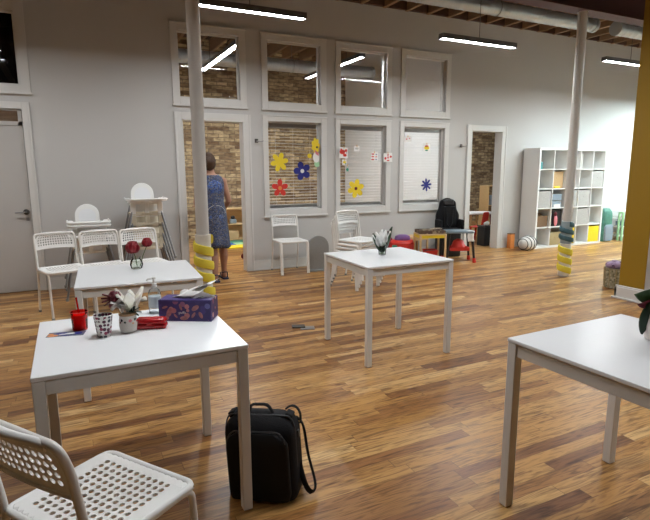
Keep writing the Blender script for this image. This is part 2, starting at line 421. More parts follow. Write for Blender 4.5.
def tag(o, label, cat, group=None, kind=None):
    o['label'] = label; o['category'] = cat
    if group: o['group'] = group
    if kind: o['kind'] = kind
    return o
def thing(name, label, cat, loc=(0, 0, 0), rz=0, group=None):
    o = bpy.data.objects.new(name, None); COL.objects.link(o); o.empty_display_size = 0.1
    o.location = loc; o.rotation_euler = (0, 0, rz); tag(o, label, cat, group); return o
def struct(o): o['kind'] = 'structure'; return o
def sempty(name, loc=(0, 0, 0)):
    o = bpy.data.objects.new(name, None); COL.objects.link(o); o.location = loc; o['kind'] = 'structure'; return o
KIDS = {}
def children_of(o): return [c for c in COL.objects if c.parent == o]
def dup(root, loc, rz, label, group=None, drop=()):
    r = root.copy(); COL.objects.link(r); r.location = loc; r.rotation_euler = (root.rotation_euler.x, root.rotation_euler.y, rz); r['label'] = label
    if group: r['group'] = group
    for ch in children_of(root):
        if ch.name.split('.')[0] in drop: continue
        c = ch.copy(); COL.objects.link(c); c.parent = r
        for g in children_of(ch):
            d = g.copy(); COL.objects.link(d); d.parent = c
    return r
def Rz(a): return Matrix.Rotation(a, 3, 'Z')
def Rx(a): return Matrix.Rotation(a, 3, 'X')
def Ry(a): return Matrix.Rotation(a, 3, 'Y')
def arc(c, r, a0, a1, n): return [(c[0] + r * cos(a0 + (a1 - a0) * i / n), c[1] + r * sin(a0 + (a1 - a0) * i / n)) for i in range(n + 1)]
def bez(p, n=10):
    P = [Vector(q) for q in p]; out = []
    for i in range(n + 1):
        t = i / n
        if len(P) == 3: out.append(P[0] * (1 - t) ** 2 + P[1] * 2 * t * (1 - t) + P[2] * t * t)
        else: out.append(P[0] * (1 - t) ** 3 + P[1] * 3 * t * (1 - t) ** 2 + P[2] * 3 * t * t * (1 - t) + P[3] * t ** 3)
    return out
def fillet(pts, r, n=6):
    """polyline with rounded corners"""
    P = [Vector(p) for p in pts]; out = [P[0]]
    for i in range(1, len(P) - 1):
        a = (P[i - 1] - P[i]); b = (P[i + 1] - P[i]); rr = min(r, a.length * .49, b.length * .49)
        A = P[i] + a.normalized() * rr; B = P[i] + b.normalized() * rr
        out += bez([A, P[i], B], n)
    out.append(P[-1]); return out

# ================================================================== THE SETTING
D = 7.09          # room face of the wall with the windows
T = 0.14          # its thickness
YB = 11.2         # brick wall
ZW = 3.86         # underside of the joists
XL, XR, YR = -2.6, 12.6, -4.2

struct(MB().b2((XL - .2, YR - .2, -0.1), (XR + .2, YB + .2, 0)).build('floor', M['floor'], smooth=0))
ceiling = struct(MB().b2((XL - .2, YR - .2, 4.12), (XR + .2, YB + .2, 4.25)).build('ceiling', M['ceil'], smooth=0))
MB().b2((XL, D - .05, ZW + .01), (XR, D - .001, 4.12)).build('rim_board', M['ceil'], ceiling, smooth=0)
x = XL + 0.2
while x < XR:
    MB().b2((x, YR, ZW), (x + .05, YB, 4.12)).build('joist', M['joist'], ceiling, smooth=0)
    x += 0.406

UZ0, UZ1 = 2.286, 3.303
wins = [(1.319, 2.313), (2.531, 3.536), (3.686, 4.68), (4.852, 5.842)]
LZ0, LZ1 = 0.776, 2.205
holes = []
for a, b in wins: holes.append((a + .09, b - .09, UZ0 + .10, UZ1 - .09))
for a, b in wins[1:]: holes.append((a + .08, b - .09, LZ0 + .10, LZ1 - .08))
D1 = (1.411, 2.262); D2 = (6.338, 7.062)
holes.append((D1[0], D1[1], 0, 2.115)); holes.append((D2[0], D2[1], 0, 2.115))
NW = (-1.45, -0.39, 2.42, 3.22); holes.append(NW)
LD = (-1.32, -0.40, 0, 2.15); holes.append(LD)
def holed_wall(mb, x0, x1, z0, z1, y0, y1, hs):
    xs = sorted({x0, x1, *[h[0] for h in hs], *[h[1] for h in hs]})
    for a, b in zip(xs, xs[1:]):
        c = (a + b) / 2; cuts = sorted([(h[2], h[3]) for h in hs if h[0] < c < h[1]]); z = z0
        for p, q in cuts:
            if p > z: mb.b2((a, y0, z), (b, y1, p))
            z = q
        if z < z1: mb.b2((a, y0, z), (b, y1, z1))
    return mb
struct(holed_wall(MB(), XL, XR, 0, 4.12, D, D + T, holes).build('wall_back', M['wall'], smooth=0))
struct(MB().b2((XL - .12, YR, 0), (XL, YB, 4.12)).build('wall_left', M['brick'], smooth=0))  # unseen wall, its brick finish added to cut bounced light
struct(MB().b2((XR, YR, 0), (XR + .12, YB, 4.12)).build('wall_right', M['wall'], smooth=0))
struct(MB().b2((XL, YR - .12, 0), (XR, YR, 4.12)).build('wall_rear', M['brick'], smooth=0))  # brick added on this unseen wall too, to soak up bounce
struct(MB().b2((XL, YB, 0), (XR, YB + .2, 4.12)).build('wall_brick', M['brick'], smooth=0))
struct(MB().b2((6.10, D + T, 0), (6.22, YB, 4.12)).build('wall_partition', M['wallwhite'], smooth=0))
struct(MB().b2((0.6, D + T, 0), (0.7, YB, 4.12)).build('wall_side_room', M['wallwhite'], smooth=0))
# near-black sheet painted to stand for the darkness behind the night window and door
struct(MB().b2((-1.7, D + T + .25, 0), (0.5, D + T + .3, 4.1)).build('wall_painted_dark', M['night'], smooth=0))
# mustard ended pier on the right
pier = struct(MB().b2((5.505, 3.345, 0), (9.2, 3.63, 4.1)).build('wall_pier', M['wall'], smooth=0))
MB().b2((5.495, 3.347, 0), (5.505, 3.632, 4.1)).build('mustard_end_panel', M['mustard'], pier, smooth=0)
struct(MB().b2((5.465, 3.317, 0), (5.495, 3.66, .13)).b2((5.475, 3.317, .13), (5.495, 3.66, .15)).b2((5.465, 3.317, 0), (9.2, 3.345, .13)).b2((5.465, 3.632, 0), (9.2, 3.66, .13)).b2((5.445, 3.30, 0), (5.465, 3.68, .02)).build('baseboard_pier', M['trim'], bevel=.004))
# baseboard of the window wall
bb = MB()
for a, b in ((XL, -1.42), (-.31, 1.33), (2.345, 6.26), (7.14, XR)):
    bb.b2((a, D - .016, 0), (b, D, .125)); bb.b2((a, D - .01, .125), (b, D, .145)); bb.b2((a, D - .03, 0), (b, D - .016, .022))
struct(bb.build('baseboard_back', M['trim'], bevel=.003))

def window(n, a, b, z0, z1, hole, glass=M['glass']):
    w = sempty('window_%d' % n, ((a + b) / 2, D, (z0 + z1) / 2)); cx, cz = (a + b) / 2, (z0 + z1) / 2
    h = hole; f = MB()
    y0 = -.022
    # casing
    f.b2((a - cx, y0, z0 - cz), (h[0] - cx, 0, z1 - cz)); f.b2((h[1] - cx, y0, z0 - cz), (b - cx, 0, z1 - cz))
    f.b2((h[0] - cx, y0, h[3] - cz), (h[1] - cx, 0, z1 - cz)); f.b2((h[0] - cx, y0, z0 - cz), (h[1] - cx, 0, h[2] - cz))
    f.b2((a - cx - .012, y0 - .012, z0 - cz - .012), (b - cx + .012, y0 + .012, z0 - cz + .012))
    f.b2((a - cx - .008, y0 - .008, z1 - cz - .012), (b - cx + .008, y0 + .012, z1 - cz + .008))
    # stops around the glass
    yg = .055; s = .018
    f.b2((h[0] - cx, yg - .012, h[2] - cz), (h[0] - cx + s, yg + .02, h[3] - cz)); f.b2((h[1] - cx - s, yg - .012, h[2] - cz), (h[1] - cx, yg + .02, h[3] - cz))
    f.b2((h[0] - cx, yg - .012, h[3] - cz - s), (h[1] - cx, yg + .02, h[3] - cz)); f.b2((h[0] - cx, yg - .012, h[2] - cz), (h[1] - cx, yg + .02, h[2] - cz + s))
    f.build('window_frame', M['trim'], w, bevel=.003)
    MB().b2((h[0] - cx + .01, yg, h[2] - cz + .01), (h[1] - cx - .01, yg + .006, h[3] - cz - .01)).build('pane', glass, w, smooth=0)
    return w
k = 1
for i, (a, b) in enumerate(wins): window(k, a, b, UZ0, UZ1, holes[i]); k += 1
for i, (a, b) in enumerate(wins[1:]): window(k, a, b, LZ0, LZ1, holes[4 + i]); k += 1
window(8, -1.55, -.285, 2.325, 3.343, NW)

# door openings (cased, no leaf in view)
def casing(name, a, b, z, w=.085):
    o = sempty(name, ((a + b) / 2, D, 0)); hw = (b - a) / 2
    f = MB()
    for s in (-1, 1):
        f.b2((s * hw, -.022, 0), (s * (hw + w), 0, z + w)); f.b2((s * (hw + w - .02), -.03, 0), (s * (hw + w + .006), 0, z + w))
        f.b2((s * (hw - .018), -.022, 0), (s * hw, T + .02, z))
    f.b2((-hw, -.022, z), (hw, 0, z + w)); f.b2((-hw, -.022, z - .018), (hw, T + .02, z))
    f.build('door_frame', M['trim'], o, bevel=.003)
    h = MB()
    for zz in (.25, 1.15, 1.85): h.b2((-hw + .018, .03, zz), (-hw + .024, .06, zz + .09))
    h.build('hinge', M['darkmetal'], o)
    return o
casing('door_2', D1[0], D1[1], 2.115); casing('door_3', D2[0], D2[1], 2.115)
d = sempty('door_1', (-.86, D, 0))
f = MB(); w = .08
for s in (-1, 1): f.b2((s * .46, -.022, 0), (s * (.46 + w), 0, 2.15 + w)); f.b2((s * (.46 + w - .02), -.03, 0), (s * (.46 + w + .004), 0, 2.15 + w))
f.b2((-.46, -.022, 2.15), (.46, 0, 2.15 + w)); f.build('door_frame', M['trim'], d, bevel=.003)
leaf = MB().b2((-.455, .01, .008), (.455, .05, 1.965)).build('door_leaf', M['door'], d, bevel=.002)
MB().b2((-.455, .0, 1.965), (.455, .05, 2.01)).b2((.415, 0, 1.965), (.455, .05, 2.145)).b2((-.455, 0, 2.13), (.455, .05, 2.145)).build('transom_rail', M['door'], d)
lv = MB()
for i in range(7): lv.box((-.02, .02, 2.022 + i * .017), (.87, .028, .006), Rx(radians(35)))
lv.b2((-.455, .034, 2.01), (.415, .048, 2.13))
lv.build('transom_louvre', M['louvre'], d)
hd = MB().lathe([(0.032, 0), (0.034, .004), (0.034, .012), (.02, .016)], n=20).xf(Matrix.Translation((.405, .01, .965)) @ Matrix.Rotation(pi / 2, 4, 'X')).build('handle_rosette', M['darkmetal'], d)
MB().tube(fillet([(.405, .005, .965), (.405, -.045, .965), (.29, -.05, .962)], .015), .009, 10).build('door_lever', M['silver'], d)
MB().b2((.395, .006, .86), (.43, .01, .90)).build('lock_plate', M['silver'], d)

# ------------------------------------------------------------------ steel beam, ducts
bm_ = MB().b2((XL, 4.65, 3.38), (XR, 4.85, 3.40)).b2((XL, 4.742, 3.40), (XR, 4.758, 3.83)).b2((XL, 4.65, 3.83), (XR, 4.85, 3.86))
beam = bm_.build('steel_beam', M['beam'], smooth=0); tag(beam, 'dark red steel ceiling beam carried by the round columns', 'beam')
def duct(x0, x1, y, z, r, label, cap=False):
    du = thing('air_duct', label, 'duct', (x0, y, z))
    L = x1 - x0; P = []; n = int(L / .13)
    ring = []
    for i in range(n + 1):
        xx = L * i / n
        ring += [(xx, r), (xx + .012, r + .004), (xx + .024, r)] if i < n else [(xx, r)]
    m = MB(); pts = [(q, 0, 0) for q, _ in ring]; m.tube(pts, [q for _, q in ring], 24)
    m.build('duct_pipe', M['duct'], du)
    for q in (-.02, L - .04): MB().tube([(q, 0, 0), (q + .06, 0, 0)], r + .01, 24).build('duct_collar', M['duct'], du)
    for q in [0.8 + 2.4 * i for i in range(int(L / 2.4))]:
        MB().tube([(q, 0, r), (q, 0, 4.1 - z)], .004, 6).tube([(q, (r + .006) * cos(a), (r + .006) * sin(a)) for a in [2 * pi * j / 24 for j in range(24)]], .006, 6, closed=True).build('duct_hanger', M['silver'], du)
    return du
duct(-2.4, 7.62, 5.85, 3.665, .098, 'long silver spiral air duct under the joists, ending beside the right column')
duct(7.62, 12.3, 5.45, 3.53, .098, 'short silver spiral air duct beyond the right column by the mustard pier')
dd = duct(0.9, 5.9, 9.7, 3.44, .12, 'silver air duct seen through the upper windows in the brick room')
MB().b2((3.85, -.16, -.12), (4.15, -.10, .10)).build('duct_grille', M['silver'], dd)
g = MB()
for i in range(5): g.b2((3.88, -.165, -.10 + i * .042), (4.12, -.158, -.085 + i * .042))
g.build('grille_slats', M['darkmetal'], dd)

# ------------------------------------------------------------------ pendant lights
def pendant(L, lm, label, group):
    t = thing('pendant_light', label, 'light', group=group)
    MB().b2((0, -.045, .004), (L, .045, .05)).b2((0, -.045, -.014), (L, -.038, .004)).b2((0, .038, -.014), (L, .045, .004)).b2((0, -.038, -.014), (.012, .038, .004)).b2((L - .012, -.038, -.014), (L, .038, .004)).build('lamp_housing', M['housing'], t)
    MB().b2((.02, -.036, -.004), (L - .02, .036, .004)).build('diffuser', lm, t, smooth=0)
    for q in (.25 * L, .75 * L) if L > 2 else (.5 * L,):
        MB().tube([(q, 0, .05), (q, 0, .92)], .004, 6).lathe([(.012, 0), (.03, .02), (.03, .03)], (q, 0, .95), 12).build('suspension_cable', M['darkmetal'], t)
    return t
ZL = 3.1
p0 = pendant(1.28, M['lamp'], 'lit linear pendant lamp at upper left above the doorway with the person', 'linear pendant lamps')
p0.location = (1.24, 5.56, ZL)
dup(p0, (4.42, 5.58, ZL), 0, 'lit linear pendant lamp in the middle, right of the upper windows')
dup(p0, (7.60, 5.60, ZL), 0, 'lit linear pendant lamp at far right beside the mustard pier')
dup(p0, (-1.94, 5.56, ZL), 0, 'linear pendant lamp outside the left edge above the chairs')
for i, xx in enumerate((.10, 3.28, 6.46)):
    dup(p0, (xx, 2.35, ZL), 0, 'linear pendant lamp over the near tables, %s of that row' % ('left', 'middle', 'right')[i])
dup(p0, (3.28, -1.2, ZL), 0, 'linear pendant lamp behind the viewer')
pc = pendant(1.6, M['lampfill'], 'added cool fill lamp unseen behind the mustard pier, nearest the back wall', 'added cool fill lamps for the bright end')  # unseen lamps added to brighten the right end with cool light
pc.location = (10.1, 6.0, 3.0)
dup(pc, (8.0, 4.6, 3.0), 0, 'added cool fill lamp unseen behind the mustard pier, nearer row')
dup(pc, (10.4, 4.6, 3.0), 0, 'added cool fill lamp unseen behind the mustard pier at far end')
pb = pendant(2.15, M['lampB'], 'long lit lamp in brick room seen through the left upper window', 'long lamps in the brick room')
pb.location = (2.32, 7.40, 3.2); pb.rotation_euler = (0, 0, pi / 2)
dup(pb, (4.32, 7.36, 3.2), pi / 2, 'long lit lamp in brick room seen across two middle upper windows')
dup(pb, (8.6, 8.0, 3.2), pi / 2, 'long lamp in the far room beyond the right doorway')

# ------------------------------------------------------------------ columns with foam wraps
def helix_strip(r, z0, z1, pitch, w, t, a0=0.0):
    m = MB(); n = int((z1 - z0 - w) / pitch * 20) + 1; vs = []
    for i in range(n + 1):
        q = i / n; z = z0 + (z1 - z0 - w) * q; a = a0 - 2 * pi * (z - z0) / pitch
        e = 1.0
        for (rr, zz) in ((r, z), (r + t * .8, z + .006), (r + t, z + w * .3), (r + t, z + w * .7), (r + t * .8, z + w - .006), (r, z + w)):
            vs.append((rr * cos(a), rr * sin(a), zz))
    k = 6; fs = []
    for i in range(n):
        for j in range(k): l = (j + 1) % k; fs.append((i * k + j, i * k + l, (i + 1) * k + l, (i + 1) * k + j))
    fs.append(tuple(range(k))[::-1]); fs.append(tuple(n * k + j for j in range(k)))
    return m.add(vs, fs)
def column(x, y, label):
    c = thing('round_column', label, 'column', (x, y, 0))
    MB().lathe([(.058, 0), (.058, 3.37), (.062, 3.38)], n=28).build('column_shaft', M['column'], c)
    return c
c1 = column(1.09, 4.75, 'left white painted round column beside the person, wrapped in yellow at its foot')
c2 = column(5.98, 4.75, 'right white painted round column in front of the cube shelf')
MB().tube([(-.075, -.02, 2.3), (-.075, -.02, 3.36)], .009, 8).box((-.075, -.02, 2.3), (.03, .02, .05)).build('conduit', M['column'], c2)
def wrap(x, y, z0, z1, under, strip, label, r=.060, pitch=.15, w=.085):
    t = thing('foam_wrap', label, 'padding', (x, y, z0))
    MB().lathe([(r, 0), (r + .012, .002), (r + .012, z1 - z0 - .002), (r, z1 - z0)], n=24).build('foam_sleeve', under, t)
    helix_strip(r + .010, 0, z1 - z0, pitch, w, .024).build('foam_strip', strip, t)
wrap(1.09, 4.75, .015, .86, M['wfoam'], M['yfoam'], 'yellow foam strip spiralled over white padding on the left column', pitch=.125, w=.088)
wrap(5.98, 4.75, .015, .45, M['wfoam'], M['yfoam'], 'lower yellow foam spiral wrapped on the right column foot', pitch=.125, w=.088)
wrap(5.98, 4.75, .452, .75, M['gfoam'], M['bfoam'], 'upper dark teal foam spiral wrapped on the right column', pitch=.10, w=.066)

# ------------------------------------------------------------------ blinds
def blind(i, label):
    h = holes[4 + i]; a, b, z0, z1 = h[0] + .025, h[1] - .025, h[2] + .012, h[3] - .01
    t = thing('window_blind', label, 'blind', ((a + b) / 2, D + .11, z0), group='slatted blinds of the lower windows'); hw = (b - a) / 2
    MB().b2((-hw, -.03, z1 - z0 - .065), (hw, .03, z1 - z0)).build('head_rail', M['valance'], t, bevel=.003)
    z = .05; s = MB(); H = z1 - z0 - .08
    n = int((H - .03) / .0445)
    for k in range(n):
        s.box((0, 0, .05 + k * .0445), (2 * hw, .046, .0025), Rx(radians(2)))
    for k in range(7): s.box((0, 0, .018 + k * .0045), (2 * hw, .048, .0025))
    s.build('slats', M['blind'], t, smooth=0)
    MB().b2((-hw, -.025, 0), (hw, .025, .015)).build('bottom_rail', M['blind'], t)
    c = MB()
    for q in (-.7 * hw, 0, .7 * hw): c.tube([(q, -.027, .01), (q, -.027, H)], .0012, 5)
    c.build('ladder_cords', M['blind'], t)
blind(0, 'open slatted blind in the left lower window, bare brick behind it')
blind(1, 'open slatted blind in the middle lower window with yellow flower')
blind(2, 'open slatted blind in the right lower window with blue flower')

# ------------------------------------------------------------------ felt flowers and hung pictures on the windows
def flower_outline(n, ro, ri, sharp=1.0, rot=0, wob=0.0):
    pts = []; m = n * 12
    for k in range(m):
        a = 2 * pi * k / m; c = abs(cos(n * a / 2)) ** sharp
        r = ri + (ro - ri) * c
        pts.append((r * cos(a + rot), r * sin(a + rot)))
    return pts
def flower(px, pz, n, ro, ri, sharp, petal, centre, label, rot=0, cr=.03):
    t = thing('felt_flower', label, 'decoration', (px, D + .052, pz), group='felt flowers stuck on the windows')
    MB().prism(flower_outline(n, ro, ri, sharp, rot), lambda x, y, h: (x, -h, y), .004).build('petals', petal, t)
    MB().prism(arc((0, 0), cr, 0, 2 * pi * 15 / 16, 15), lambda x, y, h: (x, -.004 - h, y), .003).build('flower_centre', centre, t)
flower(2.80, 1.56, 6, .14, .062, .9, M['yellow'], M['yellow'], 'yellow felt flower on left lower window, highest of its three', .2)
flower(3.16, 1.43, 5, .14, .068, .7, M['blue'], M['paper'], 'navy blue felt flower with pale centre on the brick-backed window', .6)
flower(2.80, 1.185, 5, .13, .045, .8, M['red'], M['orange'], 'red felt flower at the bottom of the left lower window', .31)
flower(4.08, 1.155, 6, .15, .075, .8, M['yellow'], M['darkrose'], 'yellow felt flower with dark centre on the middle lower window', .3, .026)
flower(5.45, 1.19, 8, .11, .035, 1.2, M['blue'], M['blue'], 'navy blue eight-petalled felt flower on the right lower window', .1, .03)

YC = D - .055
tag(MB().tube([(4.26 + 1.83 * (q / 12 - 1), YC, 1.852 - .075 * (1 - (q / 12 - 1) ** 2)) for q in range(25)], .0018, 6).build('hanging_line', M['cordc']), 'thin clear line strung across the lower windows between two hooks', 'line')
for px, pz, lb in ((2.43, 1.85, 'small dark wall hook on the trim right of the person'), (6.10, 1.842, 'small dark wall hook left of the right doorway')):
    t = thing('wall_hook', lb, 'hook', (px, D - .023, pz))
    MB().box((0, -.006, 0), (.05, .012, .055)).build('hook_plate', M['darkmetal'], t, bevel=.003)
    MB().tube(fillet([(0, -.012, -.005), (.05, -.045, -.015), (.09, -.045, .0)], .01), .006, 8).build('hook_arm', M['silver'], t)
def card(px, pz, w, h, base, art, label, rot=0, dots=None):
    w *= 1.12; h *= 1.12; line_z = 1.852 - .075 * (1 - ((px - 4.26) / 1.83) ** 2)
    t = thing('hung_picture', label, 'picture', (px, YC - .006, pz), group='children\'s pictures hung on the window line'); t.rotation_euler = (0, rot, 0)
    MB().box((0, 0, 0), (w, .003, h)).build('paper_sheet', base, t, smooth=0)
    for (m, pts) in art:
        for (cx, cz, r, asp) in pts:
            MB().prism([(cx * 1.12 + r * 1.12 * cos(a), cz * 1.12 + r * 1.12 * asp * sin(a)) for a in [2 * pi * j / 10 for j in range(10)]], lambda x, y, h_: (x, -.0015 - h_, y), .0015).build('painted_mark', m, t)
    MB().box((0, -.002, h / 2), (.012, .012, .03)).build('clip', M['pine'], t)
    if pz - h / 2 > line_z: t.location.y = D + .050
    if line_z - pz > h / 2: MB().tube([(0, .003, h / 2), (0, .006, line_z - pz)], .001, 5).build('thread', M['cordc'], t)
card(3.80, 1.70, .13, .145, M['paper'], [(M['red'], [(-.02, .01, .045, .7), (.02, -.03, .03, .7), (.035, .03, .02, 1.0), (-.04, .045, .015, .6)]), (M['black'], [(-.03, .01, .009, 1), (0, .02, .009, 1), (.045, .0, .008, 1)])], 'white picture with a red blot, left end of the middle window', .05)
card(3.815, 1.56, .07, .07, M['paper'], [(M['yellow'], [(0, 0, .024, .8)]), (M['tealbright'], [(.015, -.02, .01, 1)])], 'tiny white picture with yellow dot below the red-blotted picture', -.05)
card(3.865, 1.46, .05, .09, M['papergrey'], [(M['tealbright'], [(0, -.01, .02, 1)])], 'small grey tag with green mark hanging lowest at the middle window')
card(4.03, 1.765, .085, .07, M['paper'], [(M['papergrey'], [(0, 0, .03, .5)])], 'pale picture with grey smudge on the middle window')
card(4.345, 1.645, .115, .12, M['paper'], [(M['red'], [(-.025, .035, .024, .4), (-.025, 0, .022, .4), (-.025, -.038, .026, .35), (.03, .0, .014, .5)]), (M['blue'], [(.03, .03, .012, .6), (.03, -.035, .012, .6)])], 'white picture of stacked red bars at the right of the middle window', .03)
card(4.60, 1.635, .14, .125, M['paper'], [(M['red'], [(-.045, -.01, .018, 1), (.0, .035, .016, .6), (.045, .01, .018, .9), (0, -.04, .024, .4)]), (M['pink'], [(0, 0, .018, 1)])], 'white picture with a ring of red spots on the trim between windows', -.04)
card(5.05, 1.935, .12, .08, M['paper'], [(M['pink'], [(-.02, 0, .014, .8), (.03, .01, .012, .8)])], 'pale pink dotted picture at the top of the right lower window')
card(5.35, 1.80, .12, .11, M['paper'], [(M['yellow'], [(0, -.005, .05, .5)]), (M['red'], [(0, .02, .035, .4)]), (M['tealbright'], [(0, -.04, .03, .3)])], 'red, yellow and green picture on the right lower window', .03)
t = thing('paper_character_cutout', 'yellow and white cut-out paper ornament hanging on the left lower window', 'decoration', (3.33, YC - .006, 1.72))
MB().prism(flower_outline(7, .085, .06, .6), lambda x, y, h: (x * .8, -h, y * 1.3 + .08), .004).build('yellow_sheet', M['yellow'], t)
MB().prism(arc((0.01, -.07), .06, 0, 2 * pi * 15 / 16, 15), lambda x, y, h: (x * .9, -.001 - h, y * 1.3), .004).build('white_sheet', M['paper'], t)
MB().prism(arc((0.02, .055), .016, 0, 2 * pi * 11 / 12, 11), lambda x, y, h: (x, -.005 - h, y), .004).build('dark_spot', M['black'], t)
MB().prism([(-.02, .02), (.045, -.03), (.045, -.07), (.0, -.045)], lambda x, y, h: (x, -.006 - h, y), .004).build('red_stripe', M['pink'], t)
MB().prism(arc((-.10, -.07), .035, 0, 2 * pi * 9 / 10, 9), lambda x, y, h: (x, -h, y), .004).build('small_yellow_disc', M['yellow'], t)
MB().prism(arc((0.02, -.19), .045, 0, 2 * pi * 9 / 10, 9), lambda x, y, h: (x, -h, y), .004).build('mint_disc', M['greenlight'], t)

# ------------------------------------------------------------------ tables
def make_table(cx, cy, w, d, label, H=.74):
    t = thing('square_table', label, 'table', (cx, cy, 0), 0, 'white square tables')
    MB().b2((-w / 2, -d / 2, H - .016), (w / 2, d / 2, H)).build('tabletop', M['white'], t, bevel=.003)
    a = MB(); L = .043
    for s in (-1, 1):
        a.b2((-w / 2 + L, s * (d / 2 - .010), H - .072), (w / 2 - L, s * (d / 2 - .028), H - .024))
        a.b2((s * (w / 2 - .010), -d / 2 + L, H - .072), (s * (w / 2 - .028), d / 2 - L, H - .024))
    a.build('apron', M['legw'], t, bevel=.002)
    for sx in (-1, 1):
        for sy in (-1, 1):
            MB().b2((sx * (w / 2 - .002), sy * (d / 2 - .002), .004), (sx * (w / 2 - L), sy * (d / 2 - L), H - .0165)).build('leg', M['legw'], t, bevel=.003)
            MB().b2((sx * (w / 2 - .006), sy * (d / 2 - .006), 0), (sx * (w / 2 - L + .004), sy * (d / 2 - L + .004), .004)).build('foot_pad', M['grey'], t)
    return t
tf = make_table(.222, 2.308, .774, .75, 'nearest white square table holding the red cup and purple tissue box')
ts = make_table(.395, 3.76, .775, .75, 'white square table with the vase of two red roses')
tm = make_table(2.258, 3.455, .76, .75, 'white square table standing alone mid floor with the white tulips', .755)
tr = make_table(1.985, 1.125, .75, .75, 'white square table at right edge holding the dark leafy plant', .752)
tr.location = (1.960, 1.129, 0); tr.rotation_euler = (0, 0, radians(1.4))
ts.rotation_euler = (0, 0, radians(-3.0)); tm.rotation_euler = (0, 0, radians(-1.5))

# ------------------------------------------------------------------ perforated chairs
def make_chair(label, lr=.011):
    """faces +X, seat centre over the origin"""
    t = thing('perforated_chair', label, 'chair', group='white perforated stacking chairs')
    W = .40; Dp = .365; Z = .452
    nx, ny = 15, 15
    def seat(u, v):
        a = u / nx * 2 - 1; b = v / ny * 2 - 1
        # squircle-ish rounded corners
        x = a * Dp / 2; y = b * W / 2 * (1 + .02 * a)
        e = .5 * (a * a * b * b)
        x *= 1 - .06 * e * 2; y *= 1 - .06 * e * 2
        edge = max(abs(a), abs(b))
        z = Z - .012 * (1 - a * a) * (1 - b * b) * 1.2
        if edge > .93: z -= (edge - .93) * .16
        if a > .72: z -= (a - .72) ** 2 * .16
        if a < -.8: z += 0
        return (x, y, z)
    m = MB(); m.perforated(nx, ny, seat, lambda i, j: 1 < i < nx - 1 and 1 < j < ny - 2 and not (i > nx - 3), hr=.34, hrx=.36)
    m.build('seat', M['plastic'], t, solid=.006, smooth=0)
    # rolled rim under the seat edge
    c = [(.172, 0)]
    rim = fillet([(c[0][0], 0, Z - .014), (.174, .190, Z - .014), (-.174, .188, Z - .012), (-.174, -.188, Z - .012), (.174, -.190, Z - .014), (c[0][0], -.001, Z - .014)], .035)
    MB().tube(rim[:-1], .0115, 10, closed=True).build('seat_rim', M['plastic'], t)
    # side frames: rear leg + upright + top hoop as one bent tube
    hoop = fillet([(-.235, .188, .004), (-.170, .188, Z - .03), (-.212, .186, .70), (-.232, .180, .765), (-.232, -.180, .765), (-.212, -.186, .70), (-.170, -.188, Z - .03), (-.235, -.188, .004)], .075, 8)
    MB().tube(hoop, .0115, 12).build('back_frame', M['tubew'], t)
    for s in (-1, 1):
        MB().tube(fillet([(.190, s * .188, .004), (.162, s * .188, Z - .02), (-.172, s * .188, Z - .022)], .04, 7), [lr] * 8 + [.011] * 50 if lr > .012 else .011, 12).build('leg', M['tubew'], t)
        MB().lathe([(.014, 0), (.014, .02)], (.190, s * .188, 0), 12).build('foot_cap', M['grey'], t)
        MB().lathe([(.014, 0), (.014, .02)], (-.235, s * .188, 0), 12).build('foot_cap', M['grey'], t)
    bx_, by_ = 16, 6
    def back(u, v):
        b = u / bx_ * 2 - 1; q = v / by_
        z = .622 + q * .145; hw = .186 - .036 * max(0, q - .45) ** 2 * 4
        y = b * hw
        x = -.200 - .032 * q - .022 * (1 - b * b)
        z -= .012 * (1 - b * b) * (1 - q) * 0 + .010 * (abs(b) ** 6) * q
        z += .010 * (1 - b * b) * (1 - q) - .004 * (1 - q)
        return (x, y, z)
    m = MB(); m.perforated(bx_, by_, back, lambda i, j: 0 < i < bx_ - 1 and j > 0, hr=.37, hrx=.37)
    m.build('backrest', M['plastic'], t, solid=.006, smooth=0)
    # rolled top edge of the backrest
    tp = [Vector(back(bx_ * (i / 20), by_)) + Vector((0, 0, .0)) for i in range(21)]
    bt = [Vector(back(bx_ * (i / 20), 0)) for i in range(21)]
    MB().tube(tp, .013, 10).tube(bt, .007, 8).build('backrest_edge', M['plastic'], t)
    return t
ch = make_chair('nearest white perforated chair, cut off at the lower left corner')
hdg = radians(34.5); ch.scale = (1.05, 1.05, 1.05); ch.location = (.024, 1.588, 0); ch.rotation_euler = (0, 0, hdg)
G = 'white perforated stacking chairs'
dup(ch, (-.09, 5.80, 0), radians(-73), 'leftmost of three white perforated chairs in a row by the grey door')
dup(ch, (.32, 5.80, 0), radians(-76), 'middle of three white perforated chairs in a row, before the low high chair')
dup(ch, (.71, 5.80, 0), radians(-78), 'rightmost of three white perforated chairs in a row, behind the roses')
ch2 = make_chair('white perforated chair mostly hidden behind the chair stack', .020); ch2.scale = (1.05, 1.05, 1.04); ch2.location = (3.70, 6.25, 0); ch2.rotation_euler = (0, 0, radians(-30))
dup(ch2, (2.79, 6.76, 0), radians(-92), 'single white perforated chair under the left lower window')
lb = ['bottom chair of the white chair stack behind the tulip table', 'second chair from the bottom of the white chair stack', 
      'second chair from the top of the white chair stack', 'topmost chair of the white chair stack behind the tulip table']
for i in range(4):
    dup(ch2, (3.16 + .010 * i, 5.52 - .022 * i, .045 * i), radians(-72), lb[i])

ch.scale = (1.05, 1.05, 1.03)
